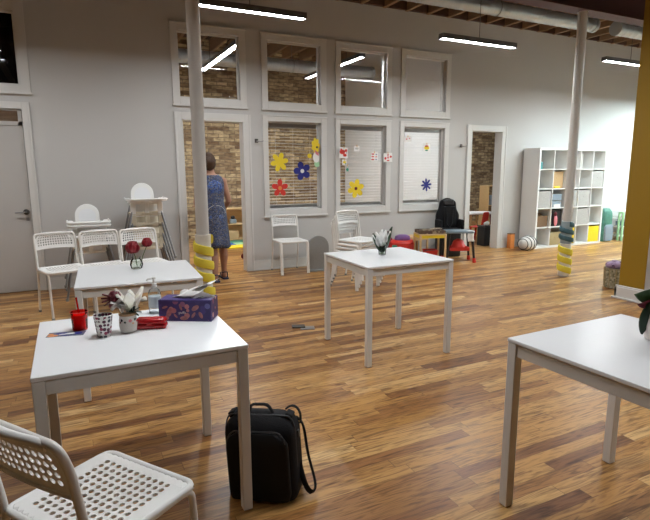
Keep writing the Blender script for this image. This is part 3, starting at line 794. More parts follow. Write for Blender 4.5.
# ------------------------------------------------------------------ high chairs
def make_highchair(label, tray=True, shell=M['plastic'], leg_len=1.0):
    """faces -Y"""
    t = thing('high_chair', label, 'high chair', group='white high chairs with grey legs')
    # seat shell: bucket with low front and round back
    m = MB(); n = 24
    zs = .50
    def ring(z, rx, ry, yo): return [(rx * cos(2 * pi * k / n), ry * sin(2 * pi * k / n) + yo, z) for k in range(n)]
    rings = [ring(zs, .10, .09, 0), ring(zs + .01, .135, .125, 0), ring(zs + .10, .15, .145, .01), ring(zs + .18, .165, .155, .015), ring(zs + .19, .19, .18, .015), ring(zs + .17, .195, .185, .015)]
    vs = [v for r in rings for v in r]; fs = [tuple(range(n))[::-1]]
    for i in range(len(rings) - 1):
        for k in range(n): l = (k + 1) % n; fs.append((i * n + k, i * n + l, (i + 1) * n + l, (i + 1) * n + k))
    m.add(vs, fs)
    m.build('seat_shell', shell, t, solid=.004)
    # front panel with two leg openings (three uprights)
    f = MB()
    for xx, ww in ((-.155, .03), (0, .022), (.155, .03)): f.box((xx, -.155, zs + .10), (ww + .03, .012, .16))
    f.box((0, -.15, zs + .18), (.34, .014, .05)); f.box((0, -.14, zs + .02), (.30, .014, .03))
    f.build('front_guard', shell, t, bevel=.004)
    # rounded backrest
    out = [(-.135, 0)] + arc((0, .10), .135, pi, 0, 14) + [(.135, 0)]
    MB().prism(out, lambda x, y, h: (x, .155 + .10 * y - .25 * x * x + h, zs + .165 + y), .012).build('backrest', shell, t, bevel=.004)
    inn = arc((0, .085), .095, 0, 2 * pi * 19 / 20, 19)
    MB().prism(inn, lambda x, y, h: (x, .150 + .10 * y - .25 * x * x + h, zs + .165 + y), .005).build('backrest_inset', M['white'], t)
    if tray:
        o = fillet([(-.22, -.10, 0), (-.22, -.35, 0), (.22, -.35, 0), (.22, -.10, 0)], .07)
        pts = [(p.x, p.y) for p in o] + [(.22, .05), (.17, .06), (.15, -.12), (-.15, -.12), (-.17, .06), (-.22, .05)]
        MB().prism(pts, lambda x, y, h: (x, y, zs + .200 + h), .020).build('tray', M['plastic'], t, bevel=.004)
        e = [(p.x, p.y, zs + .222) for p in o]; e = [(-.22, .05, zs + .222)] + e + [(.22, .05, zs + .222)]
        MB().tube(e, .009, 8).build('tray_rim', M['plastic'], t)
    for sx in (-1, 1):
        for sy in (-1, 1):
            MB().tube([(sx * .285, sy * .28 + .0, .01), (sx * .155, sy * .135, zs + .13)], .0125, 10).build('leg', M['silver'], t)
            MB().lathe([(.017, 0), (.017, .03)], (sx * .286, sy * .281, 0), 10).build('foot_cap', M['grey'], t)
    return t
hc = make_highchair('upper white high chair of the low pair behind the middle chair')
hc.location = (.19, 6.62, .155)
hb = dup(hc, (.19, 6.62, .0), 0, 'lower high chair of the low pair, nested under the other', drop=('backrest', 'backrest_inset'))
hs = make_highchair('bottom high chair of the tall stack left of the person', False, M['plasticc']); hs.location = (.83, 6.62, 0)
dup(hs, (.83, 6.62, .13), 0, 'second high chair from the bottom of the tall stack', drop=('backrest', 'backrest_inset'))
dup(hs, (.83, 6.62, .26), 0, 'third high chair from the bottom of the tall stack', drop=('backrest', 'backrest_inset'))
dup(hc, (.83, 6.62, .395), 0, 'topmost white high chair with tray on the tall stack')

for q_ in [o for o in children_of(hc) if o.name.split('.')[0] in ('tray', 'tray_rim')]:
    c_ = q_.copy(); COL.objects.link(c_); c_.parent = hc; c_.location.z -= .035
# ------------------------------------------------------------------ objects on the near table
TZ = .74
def petal_mesh(m, base, direc, length, width, curl=.3, cup=.25, n=6, k=8, side=None):
    """adds one petal / leaf surface"""
    d_ = Vector(direc).normalized(); s_ = side or d_.cross(Vector((0, 0, 1)))
    if s_.length < .1: s_ = Vector((1, 0, 0))
    s_.normalize(); nn = s_.cross(d_).normalized()
    def fn(u, v):
        w = width * (sin(pi * min(1, v * .92 + .06)) ** .7) * (1 - .15 * v)
        a = (u - .5) * 2
        return Vector(base) + d_ * (length * v) + s_ * (a * w / 2) + nn * (cup * width * a * a + curl * length * v * v)
    m.grid(n, k, fn)
def rose(parent, c, r, ma, name='rose_head'):
    m = MB()
    rng = random.Random(int(c[0] * 1000) + int(c[2] * 777))
    for layer, (cnt, rr, hh, tilt) in enumerate(((3, .25, 1.0, .05), (4, .5, 1.0, .25), (5, .8, .95, .5), (6, 1.0, .8, .85))):
        for i in range(cnt):
            a = 2 * pi * i / cnt + layer * .7 + rng.uniform(-.2, .2)
            out = Vector((cos(a), sin(a), 0)); tng = Vector((-sin(a), cos(a), 0))
            def fn(u, v, out=out, tng=tng, rr=rr, hh=hh, tilt=tilt):
                q = (u - .5) * 2; wd = r * (.5 + .55 * rr) * sin(pi * (.12 + .80 * v)) ** .5
                rad = r * rr * (.55 + .45 * sin(v * pi * .6)) * (1 - .25 * q * q) + r * tilt * .2 * max(0, v - .7)
                return Vector(c) + out * rad + tng * (q * wd) + Vector((0, 0, -r * 1.0 + r * 2.1 * hh * v))
            m.grid(6, 6, fn)
    m.ell((c[0], c[1], c[2] - .35 * r), (r * .6, r * .6, r * .5), n=10, m=6)
    return m.build(name, ma, parent, solid=.001)
# red cup
t = thing('drinking_cup', 'translucent red plastic cup on the nearest table', 'cup', (.003, 2.470, TZ))
MB().lathe([(.030, .0), (.0315, .004), (.0345, .083), (.033, .083), (.030, .006), (.0, .005)], n=28).build('cup_body', M['redclear'], t)
MB().tube([(.036 * cos(a), .036 * sin(a), .083) for a in [2 * pi * i / 28 for i in range(28)]], .0016, 6, closed=True).build('cup_rim', M['red'], t)
MB().lathe([(.0275, .005), (.0335, .070), (.0, .071)], n=28).build('drink', mat('red_drink', (.85, .06, .045), .25, var=.1), t)
MB().tube([(.005, .0, .01), (-.006, .012, .145)], .004, 8).build('straw', M['redclear'], t)
# patterned tumbler
t = thing('tumbler', 'white tumbler with dark red and black stamped flowers, near table', 'cup', (.093, 2.318, TZ))
MB().lathe([(.026, 0), (.0275, .003), (.0385, .094), (.037, .094), (.026, .006), (0, .005)], n=28).build('tumbler_body', M['tumbler'], t)
MB().tube([(.038 * cos(a), .038 * sin(a), .0945) for a in [2 * pi * i / 28 for i in range(28)]], .0018, 6, closed=True).build('tumbler_rim', M['paper'], t)
# painted vase with flowers
vx, vy = .193, 2.338
t = thing('painted_vase', 'small cream ceramic vase with painted flowers beside the tumbler', 'vase', (vx, vy, TZ))
MB().lathe([(.024, 0), (.033, .005), (.0375, .03), (.0375, .055), (.0345, .074), (.0365, .082), (.033, .082), (.031, .074), (.0, .072)], n=28).build('vase_body', M['vasepaint'], t)
MB().lathe([(.0355, .077), (.0372, .081), (.0365, .087), (.033, .087)], n=28).build('vase_band', M['terracotta'], t)
cam_dir = atan2(-vy, -vx)
for da, z, r, mm in ((-.75, .060, .007, 'black'), (-.35, .052, .0055, 'dgreen'), (.25, .058, .0085, 'pink'), (.55, .045, .004, 'orange'), (-.95, .050, .005, 'darkrose'), (.85, .060, .007, 'dgreen'), (1.2, .05, .006, 'red')):
    a = cam_dir + da; q = MB(); R_ = .0374
    pts = flower_outline(5, r, r * .5, .7)
    q.prism(pts, lambda x, y, h, a=a, z=z: ((R_ + h) * cos(a + x / R_), (R_ + h) * sin(a + x / R_), z + y), .0008)
    q.build('painted_flower', M[mm], t)
def bouquet_part(label, name, loc, cat='flower'):
    return thing(name, label, cat, loc)
t = thing('white_lily', 'creamy white open lily standing tallest in the painted vase', 'flower', (vx + .005, vy, TZ + .09))
m = MB()
for i in range(6):
    a = i * pi / 3 + .4; dirv = Vector((cos(a) * .30, sin(a) * .30, 1.0))
    petal_mesh(m, (0.008 + cos(a) * .006, 0, .005), dirv, .108 if i % 2 == 0 else .092, .056, curl=.20, cup=.2, side=Vector((-sin(a), cos(a), 0)))
m.build('petals', M['petal'], t, solid=.0012)
MB().tube([(0, 0, -.07), (.004, 0, .02)], .003, 8).build('flower_stem', M['stem'], t)
t = thing('white_orchid_bloom', 'small white bloom leaning left out of the painted vase', 'flower', (vx - .035, vy - .005, TZ + .125))
m = MB()
for i in range(5):
    a = i * 2 * pi / 5; petal_mesh(m, (0, 0, 0), Vector((cos(a), -.25, sin(a) * .75)), .036, .036, curl=-.15, cup=.25)
m.ell((0, -.004, 0), (.012, .012, .012), n=10, m=6)
m.build('petals', M['petalw'], t, solid=.001)
MB().tube([(.028, 0, -.09), (.01, 0, -.02), (0, 0, 0)], .0022, 8).build('flower_stem', M['stem'], t)
t = thing('dark_rose', 'drooping dark crimson rose behind the white bloom in painted vase', 'flower', (vx - .045, vy + .025, TZ + .155))
rose(t, (0, 0, 0), .024, M['darkrose']); m = MB()
for i in range(5):
    a = 2.4 + i * .5; petal_mesh(m, (0, 0, -.005), Vector((cos(a), -.1 + .1 * i, sin(a) * .7 - .25)), .055, .03, curl=.1, cup=.2)
m.build('fallen_petals', M['darkrose'], t, solid=.001)
MB().tube([(.035, -.02, -.12), (.02, -.01, -.05), (0, 0, -.01)], .0022, 8).build('flower_stem', M['stem'], t)
t = thing('leaf_sprig', 'dark green leaves at the right rim of the painted vase', 'foliage', (vx + .018, vy - .01, TZ + .085))
m = MB()
for dx, dz, L in ((.5, .6, .045), (.9, .2, .04), (.2, .9, .04), (-.6, .4, .03), (.8, -.25, .03)): petal_mesh(m, (0, 0, 0), Vector((dx, -.35, dz)), L, .024, curl=-.2, cup=.15)
m.build('leaves', M['dgreen'], t, solid=.0008)
MB().tube([(-.005, .008, -.06), (0, 0, .004)], .0018, 6).build('flower_stem', M['stem'], t)
t = thing('white_bud', 'pale white bud leaning right out of the painted vase', 'flower', (vx + .062, vy + .01, TZ + .135))
m = MB()
for i in range(3): petal_mesh(m, (-.008, 0, -.006), Vector((1, -.2 + .2 * i, .45 - .3 * i)), .032, .024, curl=.1, cup=.3)
m.build('petals', M['petal'], t, solid=.001); MB().tube([(-.055, -.01, -.09), (-.03, -.003, -.03), (-.005, 0, -.004)], .0018, 6).build('flower_stem', M['stem'], t)
# red case
t = thing('glasses_case', 'glossy red hard case lying between painted vase and tissue box', 'case', (.290, 2.350, TZ), radians(-20)); t.scale = (1.2, 1.2, 1.2)
MB().box((0, 0, .010), (.115, .05, .020)).build('case_base', M['redgloss'], t, bevel=.008)
MB().prism([(-.0575, -.026), (.0575, -.026), (.0575, .026), (-.0575, .026)], lambda x, y, h: (x * (1 - h * 6), y * (1 - h * 10), .021 + h), .019).build('case_lid', M['redgloss'], t, bevel=.007)
MB().box((0, -.0265, .021), (.02, .003, .008)).build('clasp', M['redgloss'], t)
# tissue box
a0, a1 = Vector((.340, 2.448, 0)), Vector((.556, 2.322, 0)); dxy = a1 - a0; L = dxy.length; ang = atan2(dxy.y, dxy.x)
t = thing('tissue_box', 'purple cardboard tissue box with pink leaf print on the near table', 'tissue box', (a0.x, a0.y, TZ), ang)
bd = .115; bh = .100
MB().b2((0, 0, 0), (L, bd, bh)).build('carton', M['tissuebox'], t, bevel=.002)
MB().b2((.004, .004, bh), (L - .004, bd - .004, bh + .0015)).build('carton_top', M['tissuetop'], t)
fr = MB(); 
for (p, q) in (((0, -.0008, 0), (L, 0, .005)), ((0, -.0008, bh - .006), (L, 0, bh)), ((0, -.0008, 0), (.005, 0, bh)), ((L - .005, -.0008, 0), (L, 0, bh))): fr.b2(p, q)
fr.build('carton_border', M['tissuetop'], t)
lf = MB()
for (cx, cz, r, asp, rot) in ((.05, .042, .024, .5, 1.2), (.03, .066, .014, .4, .3), (.105, .068, .016, .35, 1.9), (.12, .015, .02, .5, .1), (.175, .064, .020, .55, .6), (.165, .03, .016, .4, 1.0), (.20, .03, .017, .5, 2.0), (.08, .025, .012, .4, 2.3)):
    pts = []
    for j in range(14):
        aa = 2 * pi * j / 14; x_, y_ = r * cos(aa), r * asp * sin(aa) * abs(cos(aa / 2 - pi / 4) if 0 else 1)
        pts.append((cx + x_ * cos(rot) - y_ * sin(rot), cz + x_ * sin(rot) + y_ * cos(rot)))
    lf.prism(pts, lambda x, y, h: (x, -.0006 - h, y), .0006)
lf.build('printed_leaves', mat('leaf_pink', (.42, .16, .17), .5, var=.6, scale=60), t)
fc = bpy.data.curves.new('brand_word', 'FONT'); fc.body = 'puffs'; fc.size = .018; fc.extrude = .0004; fc.align_x = 'CENTER'
tmpo = bpy.data.objects.new('brand_word_curve', fc); COL.objects.link(tmpo)
bpy.context.view_layer.update()
me = bpy.data.meshes.new_from_object(tmpo.evaluated_get(bpy.context.evaluated_depsgraph_get()))
bpy.data.objects.remove(tmpo)
me.materials.clear(); me.materials.append(M['paper'])
wd = bpy.data.objects.new('brand_word', me); COL.objects.link(wd); wd.parent = t; wd.location = (.112, -.0016, .036); wd.rotation_euler = (pi / 2, 0, 0)
wd['label'] = 'white printed word on the tissue box'
opening = MB().prism([(L / 2 + .08 * cos(a), bd / 2 + .028 * sin(a)) for a in [2 * pi * i / 24 for i in range(24)]], lambda x, y, h: (x, y, bh + .0016 + h), .0006).build('painted_opening', M['black'], t)  # flat black patch paints the dark inside of the carton
def tis(u, v):
    a = (u - .5) * 2; tt = v
    x = L * .30 + tt * .165 + a * .026 * (1 + .3 * sin(tt * 7)); y = bd / 2 + .015 * sin(a * 5 + tt * 4) * (.5 + tt) + a * .012
    z = bh + .006 + tt * .062 + .012 * sin(tt * pi) * cos(a * 3) + (.022 * a if tt > .3 else .022 * a * tt / .3)
    return (x, y, max(z, bh + .003))
tg = MB().grid(12, 14, tis).build('tissue', M['paper'], t, solid=.0012)
tag_t = MB().grid(10, 8, lambda u, v: (L * .35 + .16 * u, bd * .5 + .02 * sin(u * 9) + .03 * (v - .5), bh + .004 + .028 * sin(pi * min(1, v)) * (1 - .6 * u) + .008 * sin(u * 12))).build('tissue', M['paper'], t, solid=.001)
# sanitizer
t = thing('pump_bottle', 'clear sanitizer pump bottle standing behind the tissue box', 'bottle', (.345, 2.60, TZ))
MB().lathe([(.026, 0), (.030, .005), (.030, .10), (.024, .118), (.012, .127), (.012, .135)], n=24).build('bottle_body', M['bottle'], t)
MB().lathe([(.0135, .130), (.0135, .148), (.006, .15), (.005, .170), (.010, .172), (.010, .180), (.004, .182)], n=16).build('pump_head', M['jbrush'], t)
MB().tube([(0, 0, .176), (-.03, -.012, .176), (-.034, -.014, .168)], .004, 8).build('nozzle', M['jbrush'], t)
MB().lathe([(.0303, .03), (.0306, .032), (.0306, .085), (.0303, .087)], n=24).build('bottle_label', mat('pale_label', (.55, .62, .66), .4), t)
# photo card
M['cardbase'] = mat('card_dark', (.10, .12, .18), .4)
t = thing('photo_card', 'printed photo card lying flat at the left of the near table', 'card', (-.053, 2.424, TZ), radians(-13))
MB().box((0, 0, .0006), (.148, .062, .0012)).build('card_sheet', M['cardbase'], t, smooth=0)
q = MB()
for (cx, cy, r, asp) in ((-.05, -.018, .022, .6), (-.062, .006, .012, .7)): q.prism([(cx + r * cos(a), cy + r * asp * sin(a)) for a in [2 * pi * j / 10 for j in range(10)]], lambda x, y, h: (x, y, .0012 + h), .0004)
q.build('orange_area', M['orange'], t)
q = MB()
for (cx, cy, r, asp) in ((-.02, .012, .024, .5), (.045, .0, .02, .9), (.005, -.02, .025, .3)): q.prism([(cx + r * cos(a), cy + r * asp * sin(a)) for a in [2 * pi * j / 10 for j in range(10)]], lambda x, y, h: (x, y, .0012 + h), .0004)
q.build('dark_area', M['blue'], t)
q = MB()
for (cx, cy, r, asp) in ((.015, .0, .022, .45), (-.012, -.006, .016, .4)): q.prism([(cx + r * cos(a), cy + r * asp * sin(a)) for a in [2 * pi * j / 10 for j in range(10)]], lambda x, y, h: (x, y, .0017 + h), .0004)
q.build('white_area', M['paper'], t)

# ------------------------------------------------------------------ roses on the second table
t = thing('glass_vase', 'small round clear glass vase on the second table', 'vase', (.405, 3.88, TZ))
MB().lathe([(.022, 0), (.038, .008), (.046, .035), (.04, .06), (.028, .078), (.032, .088), (.030, .088), (.026, .078), (.037, .06), (.043, .035), (.034, .010), (0, .006)], n=24).build('vase_body', M['vglass'], t)
MB().lathe([(.033, .011), (.0425, .034), (.038, .055), (0, .056)], n=24).build('water', glass_mat('water_glass', (.95, .96, .94), 1.1), t)
for lx, lz, r, lab in ((-.030, .160, .040, 'left dark red rose in the round glass vase, hanging lower'), (.070, .190, .030, 'right dark red rose in the round glass vase, standing higher')):
    t = thing('red_rose', lab, 'flower', (.415 + lx, 3.875, TZ + lz))
    rose(t, (0, 0, 0), r, M['rose']); MB().tube([(-lx * .8, 0, -lz + .02), (-lx * .5, 0, -lz + .09), (0, 0, -r * .6)], .0028, 8).build('flower_stem', M['stem'], t)
    m = MB()
    for i in range(3): a = i * 2.1; petal_mesh(m, (-lx * .2, 0, -r * 1.0), Vector((cos(a), sin(a) * .5, .2)), .03, .018, curl=-.2)
    m.build('leaves', M['dgreen'], t, solid=.0008)

# ------------------------------------------------------------------ white tulips on the middle table
t = thing('glass_vase', 'clear glass tumbler vase holding white tulips on the middle table', 'vase', (2.262, 3.52, .755))
MB().lathe([(.026, 0), (.029, .004), (.037, .11), (.0355, .11), (.027, .008), (0, .007)], n=24).build('vase_body', M['vglass'], t)
MB().lathe([(.026, .008), (.033, .08), (0, .081)], n=24).build('water', bpy.data.materials['water_glass'], t)
tl = [(-.068, -.01, .185, 'left white tulip in the tumbler vase, bending out'), (-.015, .0, .17, 'middle white tulip in the tumbler vase'), (.045, .015, .20, 'right white tulip in the tumbler vase, nearest the green leaf')]
for dx, dy, dz, lab in tl:
    base = Vector((dx * .45, dy, .08)); tip = Vector((dx, dy, dz)); ax = (tip - base).normalized()
    t = thing('white_tulip', lab, 'flower', (2.262, 3.52, .755)); m = MB()
    for i in range(6):
        a = i * pi / 3; sd = ax.cross(Vector((cos(a), sin(a), 0)).normalized()).normalized()
        o_ = sd.cross(ax).normalized()
        petal_mesh(m, base + o_ * .010, ax + o_ * .30, (tip - base).length * (1 if i % 2 else .9), .052, curl=-.12, cup=.25, side=sd)
    m.build('petals', M['petalw'], t, solid=.001)
    MB().tube([(dx * .1, 0, .01), tuple(base + ax * .01)], .004, 8).build('flower_stem', M['stem'], t)
for dx, dy, dz, w, lab in ((-.095, -.04, .190, .055, 'dark green blade leaf bending left among the white tulips'), (.090, -.05, .235, .058, 'tall dark green blade leaf slanting right among the white tulips'), (-.03, -.03, .10, .03, 'short green blade leaf in the tumbler vase')):
    t = thing('tulip_leaf', lab, 'leaf', (2.262, 3.52, .755)); m = MB(); dv = Vector((dx * .9, dy * .3, dz - .03))
    sd = dv.cross(Vector((0, 1, 0)))
    petal_mesh(m, (dx * .08, -.012, .02), dv, dv.length, w, curl=.10 * (1 if dx < 0 else -1) * 0 + .06, cup=.2, side=sd)
    m.build('leaf_blade', M['dgreen'], t, solid=.0014)

# ------------------------------------------------------------------ leafy plant on the right table
t = thing('flower_pot', 'pale round vase cut off at the right edge on the right table', 'vase', (2.09, 1.19, .752))
MB().lathe([(.04, 0), (.055, .01), (.062, .06), (.055, .11), (.04, .135), (.042, .145), (.038, .145), (.036, .133), (0, .13)], n=28).build('pot_body', mat('pinkish_ceramic', (.78, .70, .66), .4), t)
t = thing('anthurium', 'dark leafy plant with crimson bloom in the pale vase at right edge', 'plant', (2.075, 1.195, .752 + .13))
def bigleaf(name, base, dirv, L, w, ma, side, curl=.1, cup=.12):
    m = MB(); petal_mesh(m, base, dirv, L, w, curl=curl, cup=cup, side=side, n=8, k=12); o = m.build(name, ma, t, solid=.0015); return o
view_side = Vector((.88, -.47, 0))
bigleaf('leaf', (.03, 0, .045), Vector((-.95, .35, .10)), .125, .075, M['green'], Vector((.1, -.2, 1)), curl=-.10)
bigleaf('leaf', (-.035, .01, .03), Vector((-.14, .05, -.95)), .135, .06, M['dgreen'], view_side, curl=.06)
bigleaf('leaf', (.03, .02, .05), Vector((.8, .3, .4)), .12, .07, M['green'], Vector((.1, -.2, 1)))
bigleaf('petal', (.03, -.005, .035), Vector((-.9, .35, -.10)), .12, .06, M['darkrose'], Vector((0.3, -.3, .7)), curl=.0)
bigleaf('petal', (.03, 0, .06), Vector((-.62, .2, .45)), .075, .055, M['darkrose'], Vector((.4, -.4, .7)), curl=.1)
rose(t, (.03, 0, .08), .03, M['darkrose'])
rose(t, (.045, .0, .125), .026, M['petalw'], 'white_rose_head')
MB().tube([(0, 0, -.12), (.02, 0, .0), (.03, 0, .07)], .004, 8).tube([(0, 0, -.10), (-.01, 0, -.0), (-.035, .01, .03)], .003, 8).build('stalk', M['stem'], t)

# ------------------------------------------------------------------ backpack
t = thing('backpack', 'black backpack standing on the floor beside the near table leg', 'backpack', (.712, 2.045, 0), radians(-38)); t.rotation_euler = (0, radians(-3), radians(-38))
def rbox(w, d, h, seg=10, round_=.28):
    """rounded upright bag body, front at -Y"""
    vs = []; n = 28; lv = []
    for j in range(15):
        q = j / 14; z = h * q
        s = 1.0 - .06 * (1 - q) * 0
        top = max(0, (q - .80) / .20); bot = max(0, (.08 - q) / .08)
        k = sqrt(max(0.0, 1 - top ** 2.2 * .55)) * (1 - .06 * bot)
        kd = sqrt(max(0.0, 1 - top ** 2.0 * .80)) * (1 + .10 * (1 - q))
        for i in range(n):
            a = 2 * pi * i / n; c, s_ = cos(a), sin(a); e = .38
            x = w / 2 * k * (abs(c) ** e) * (1 if c > 0 else -1)
            y = d / 2 * kd * (abs(s_) ** e) * (1 if s_ > 0 else -1)
            vs.append((x, y, z))
    fs = [tuple(range(n))[::-1], tuple(14 * n + i for i in range(n))]
    for j in range(14):
        for i in range(n): l = (i + 1) % n; fs.append((j * n + i, j * n + l, (j + 1) * n + l, (j + 1) * n + i))
    return MB().add(vs, fs)
rbox(.325, .155, .375).build('main_body', M['blackfab'], t, smooth=60)
rbox(.28, .04, .305).xf(Matrix.Translation((0, -.088, .012))).build('front_pocket', M['blackpanel'], t, smooth=60)
z1 = fillet([(-.130, -.095, .10), (-.130, -.098, .295), (-.105, -.088, .325), (.105, -.088, .325), (.130, -.098, .295), (.130, -.095, .10)], .04)
MB().tube(z1, .0035, 8).build('pocket_zip', M['zip'], t)
z2 = fillet([(-.159, -.03, .14), (-.159, -.03, .33), (-.14, -.03, .375), (.14, -.03, .375), (.159, -.03, .33), (.159, -.03, .14)], .05)
MB().tube(z2, .004, 8).build('main_zip', M['zip'], t)
MB().tube(fillet([(-.055, .0, .37), (-.045, .0, .41), (.035, .0, .412), (.055, .0, .37)], .03), .010, 10, flat=.6).build('carry_handle', M['blackfab'], t)
for sg in (-1, 1): MB().box((sg * .13, 0, .366), (.035, .05, .03), Ry(.4 * sg)).build('strap_anchor', M['blackfab'], t, bevel=.006)
st = bez([(.150, .05, .33), (.185, .07, .30), (.17, .07, .22), (.19, .06, .13)], 12) + bez([(.19, .06, .13), (.215, .03, .06), (.245, 0, .012), (.215, -.03, .02)], 8)[1:] + bez([(.215, -.03, .02), (.185, -.04, .04), (.17, .0, .10), (.14, .05, .14)], 8)[1:]
MB().tube(st, .018, 8, flat=.3).build('shoulder_strap', M['blackfab'], t)
MB().tube(bez([(-.10, .08, .39), (-.12, .13, .33), (-.11, .12, .15), (-.10, .08, .06)], 10), .018, 8, flat=.4).build('shoulder_strap', M['blackfab'], t)
MB().box((.163, 0, .28), (.012, .02, .035)).build('side_buckle', M['black'], t, bevel=.003)
MB().tube(bez([(.10, .05, .37), (.14, .05, .41), (.18, .05, .37), (.165, .04, .31)], 8), .009, 8, flat=.5).build('side_loop', M['blackfab'], t)

# floor outlet
t = thing('floor_outlet', 'small open floor outlet box between the near and middle tables', 'outlet', (1.845, 4.217, 0), radians(-20))
MB().box((.05, -.01, .003), (.13, .10, .006)).build('outlet_plate', M['silver'], t, bevel=.002)
MB().box((-.03, .03, .010), (.12, .09, .008)).build('outlet_lid', M['darkmetal'], t, bevel=.002)

# ------------------------------------------------------------------ grey board under the window
t = thing('tub_chair', 'grey rounded felt panel standing under the window beside the chair stack', 'panel', (3.17, 6.60, 0), radians(-8))
out = [(-.165, 0)] + arc((0, .35), .165, pi, 0, 14) + [(.165, 0)]
t.name = 'rounded_panel'
MB().prism(out, lambda x, y, h: (x, .02 + h + .12 * (1 - (x / .165) ** 2) * 0 + .5 * x * x, y), .05).build('felt_panel', M['grey'], t, bevel=.01)
MB().box((0, .055, .012), (.30, .14, .024)).build('panel_foot', M['grey'], t, bevel=.006)

# ------------------------------------------------------------------ toys and kids furniture by the wall
t = thing('toy_vehicle', 'red and teal plastic ride-on toy under the windows', 'toy', (4.72, 6.76, 0), radians(-20)); t.scale = (1, 1, 1.5)
MB().lathe([(.13, .09), (.165, .12), (.165, .20), (.13, .23)], n=24, sx=1.25).build('toy_body', M['red'], t)
MB().lathe([(.10, .02), (.13, .05), (.13, .10), (.10, .13)], n=24, sx=1.25).build('toy_base', M['tealbright'], t)
MB().lathe([(.09, .22), (.10, .24), (.09, .27), (.05, .285)], n=20, sx=1.3).build('toy_seat', mat('purple_plastic', (.20, .09, .28), .4), t)
MB().box((-.13, -.11, .15), (.12, .05, .07)).build('toy_block', M['tealbright'], t, bevel=.01)
for sx, sy in ((-1, -1), (1, -1), (-1, 1), (1, 1)): MB().tube([(sx * .11, sy * .10, .05), (sx * .11, sy * .14, .05)], .05, 16).build('wheel', M['black'], t)
t = thing('fabric_bag', 'small dark crimson bag heaped on the wall side of the ride-on toy', 'bag', (4.56, 6.95, 0)); t.scale = (1, 1, 1.12)
MB().lathe([(.10, 0), (.13, .03), (.13, .15), (.10, .27), (.055, .35), (.02, .385)], n=20).build('bag_body', mat('crimson_cloth', (.22, .008, .03), .8), t)
MB().tube(bez([(-.03, 0, .36), (-.02, 0, .43), (.03, 0, .43), (.03, 0, .36)], 8), .008, 8).build('bag_loop', M['darkrose'], t)

def kids_table(label, loc, rz, w, d, h, top, legm, rail=None, pan=None):
    t = thing('kids_table', label, 'table', (*loc, 0), rz)
    for sx in (-1, 1):
        for sy in (-1, 1): MB().b2((sx * w / 2, sy * d / 2, 0), (sx * (w / 2 - .03), sy * (d / 2 - .03), h)).build('leg', legm, t, bevel=.004)
    MB().box((0, 0, h + .008), (w, d, .016)).build('tabletop', top, t, bevel=.003)
    a = MB()
    for s in (-1, 1): a.b2((-w / 2 + .03, s * (d / 2 - .005), h - .045), (w / 2 - .03, s * (d / 2 - .02), h - .002)); a.b2((s * (w / 2 - .005), -d / 2 + .03, h - .045), (s * (w / 2 - .02), d / 2 - .03, h - .002))
    a.build('apron', rail or legm, t)
    return t
kt = kids_table('low wooden craft table with a yellow rail in front of the window wall', (4.98, 6.40), radians(-20), .42, .36, .46, M['pine'], M['pine'], M['yellow'])
cc = thing('craft_tray', 'brown tray of mixed craft papers on the yellow railed table', 'tray', (4.98, 6.40, .478), radians(-20)); cc.scale = (.9, .88, 1)
MB().box((0, 0, .004), (.44, .36, .008)).b2((-.22, -.18, 0), (.22, -.172, .05)).b2((-.22, .172, 0), (.22, .18, .05)).b2((-.22, -.18, 0), (-.212, .18, .05)).b2((.212, -.18, 0), (.22, .18, .05)).build('tray_box', M['brownbox'], cc, bevel=.002)
m = MB()
for i in range(7): m.box((-.15 + .05 * i, .02 * sin(i * 2), .035 + .005 * i), (.11, .16, .006), Rz(i * .5) @ Rx(.12 * sin(i)))
m.build('craft_papers', M['brownbox'], cc)
t = thing('storage_bin', 'red plastic bin underneath the yellow railed craft table', 'bin', (5.01, 6.42, 0), radians(-20)); t.scale = (.85, .85, 1)
MB().lathe([(.12, 0), (.13, .01), (.155, .20), (.165, .20), (.165, .21), (.15, .21), (.125, .02), (0, .015)], n=4, sx=1.2).xf(Matrix.Rotation(pi / 4, 4, 'Z')).build('bin_body', M['red'], t, bevel=.006)
MB().box((0, 0, .17), (.22, .20, .05)).build('bin_contents', M['darkrose'], t, bevel=.01)
kt2 = kids_table('low natural wood table behind the yellow railed craft table', (5.02, 6.86), 0, .40, .30, .36, M['pine'], M['pine'])
kt2.location = (5.03, 6.90, 0)

t = thing('activity_table', 'blue-grey topped kids activity table with black legs and red feet', 'table', (5.50, 6.34, 0), radians(-25)); t.scale = (.88, .88, 1)
MB().prism([(p.x, p.y) for p in fillet([(0, -.17, 0), (.25, -.17, 0), (.25, .17, 0), (-.25, .17, 0), (-.25, -.17, 0), (0, -.17, 0)], .05)[:-1]], lambda x, y, h: (x, y, .46 + h), .035).build('tabletop', M['slate'], t, bevel=.006)
for sx in (-1, 1):
    for sy in (-1, 1):
        MB().tube([(sx * .20, sy * .13, .46), (sx * .245, sy * .165, .05)], [.026, .020], 10).build('leg', M['black'], t)
        MB().tube([(sx * .242, sy * .163, .07), (sx * .252, sy * .17, .0)], [.028, .034], 10).build('foot', M['red'], t)
MB().box((0, 0, .19), (.34, .24, .02)).box((0, -.12, .21), (.34, .01, .05)).box((0, .12, .21), (.34, .01, .05)).box((-.17, 0, .21), (.01, .24, .05)).box((.17, 0, .21), (.01, .24, .05)).build('lower_tray', M['red'], t, bevel=.003)
MB().lathe([(.10, .20), (.13, .24), (.09, .33), (.03, .36)], n=16).build('red_dome', M['red'], t)
t = thing('cleaning_cloth', 'pale cloth hanging off the front edge of the blue-grey activity table', 'cloth', (5.58, 6.155, .497), radians(-25))
MB().grid(8, 12, lambda u, v: (-.05 + .10 * u + .006 * sin(v * 8), (.06 * (1 - v * 4) - .0 if v < .25 else -.008 - .006 * sin(u * 9)), (.002 if v < .25 else .002 - (v - .25) * .22))).build('cloth_sheet', M['paper'], t, solid=.003)
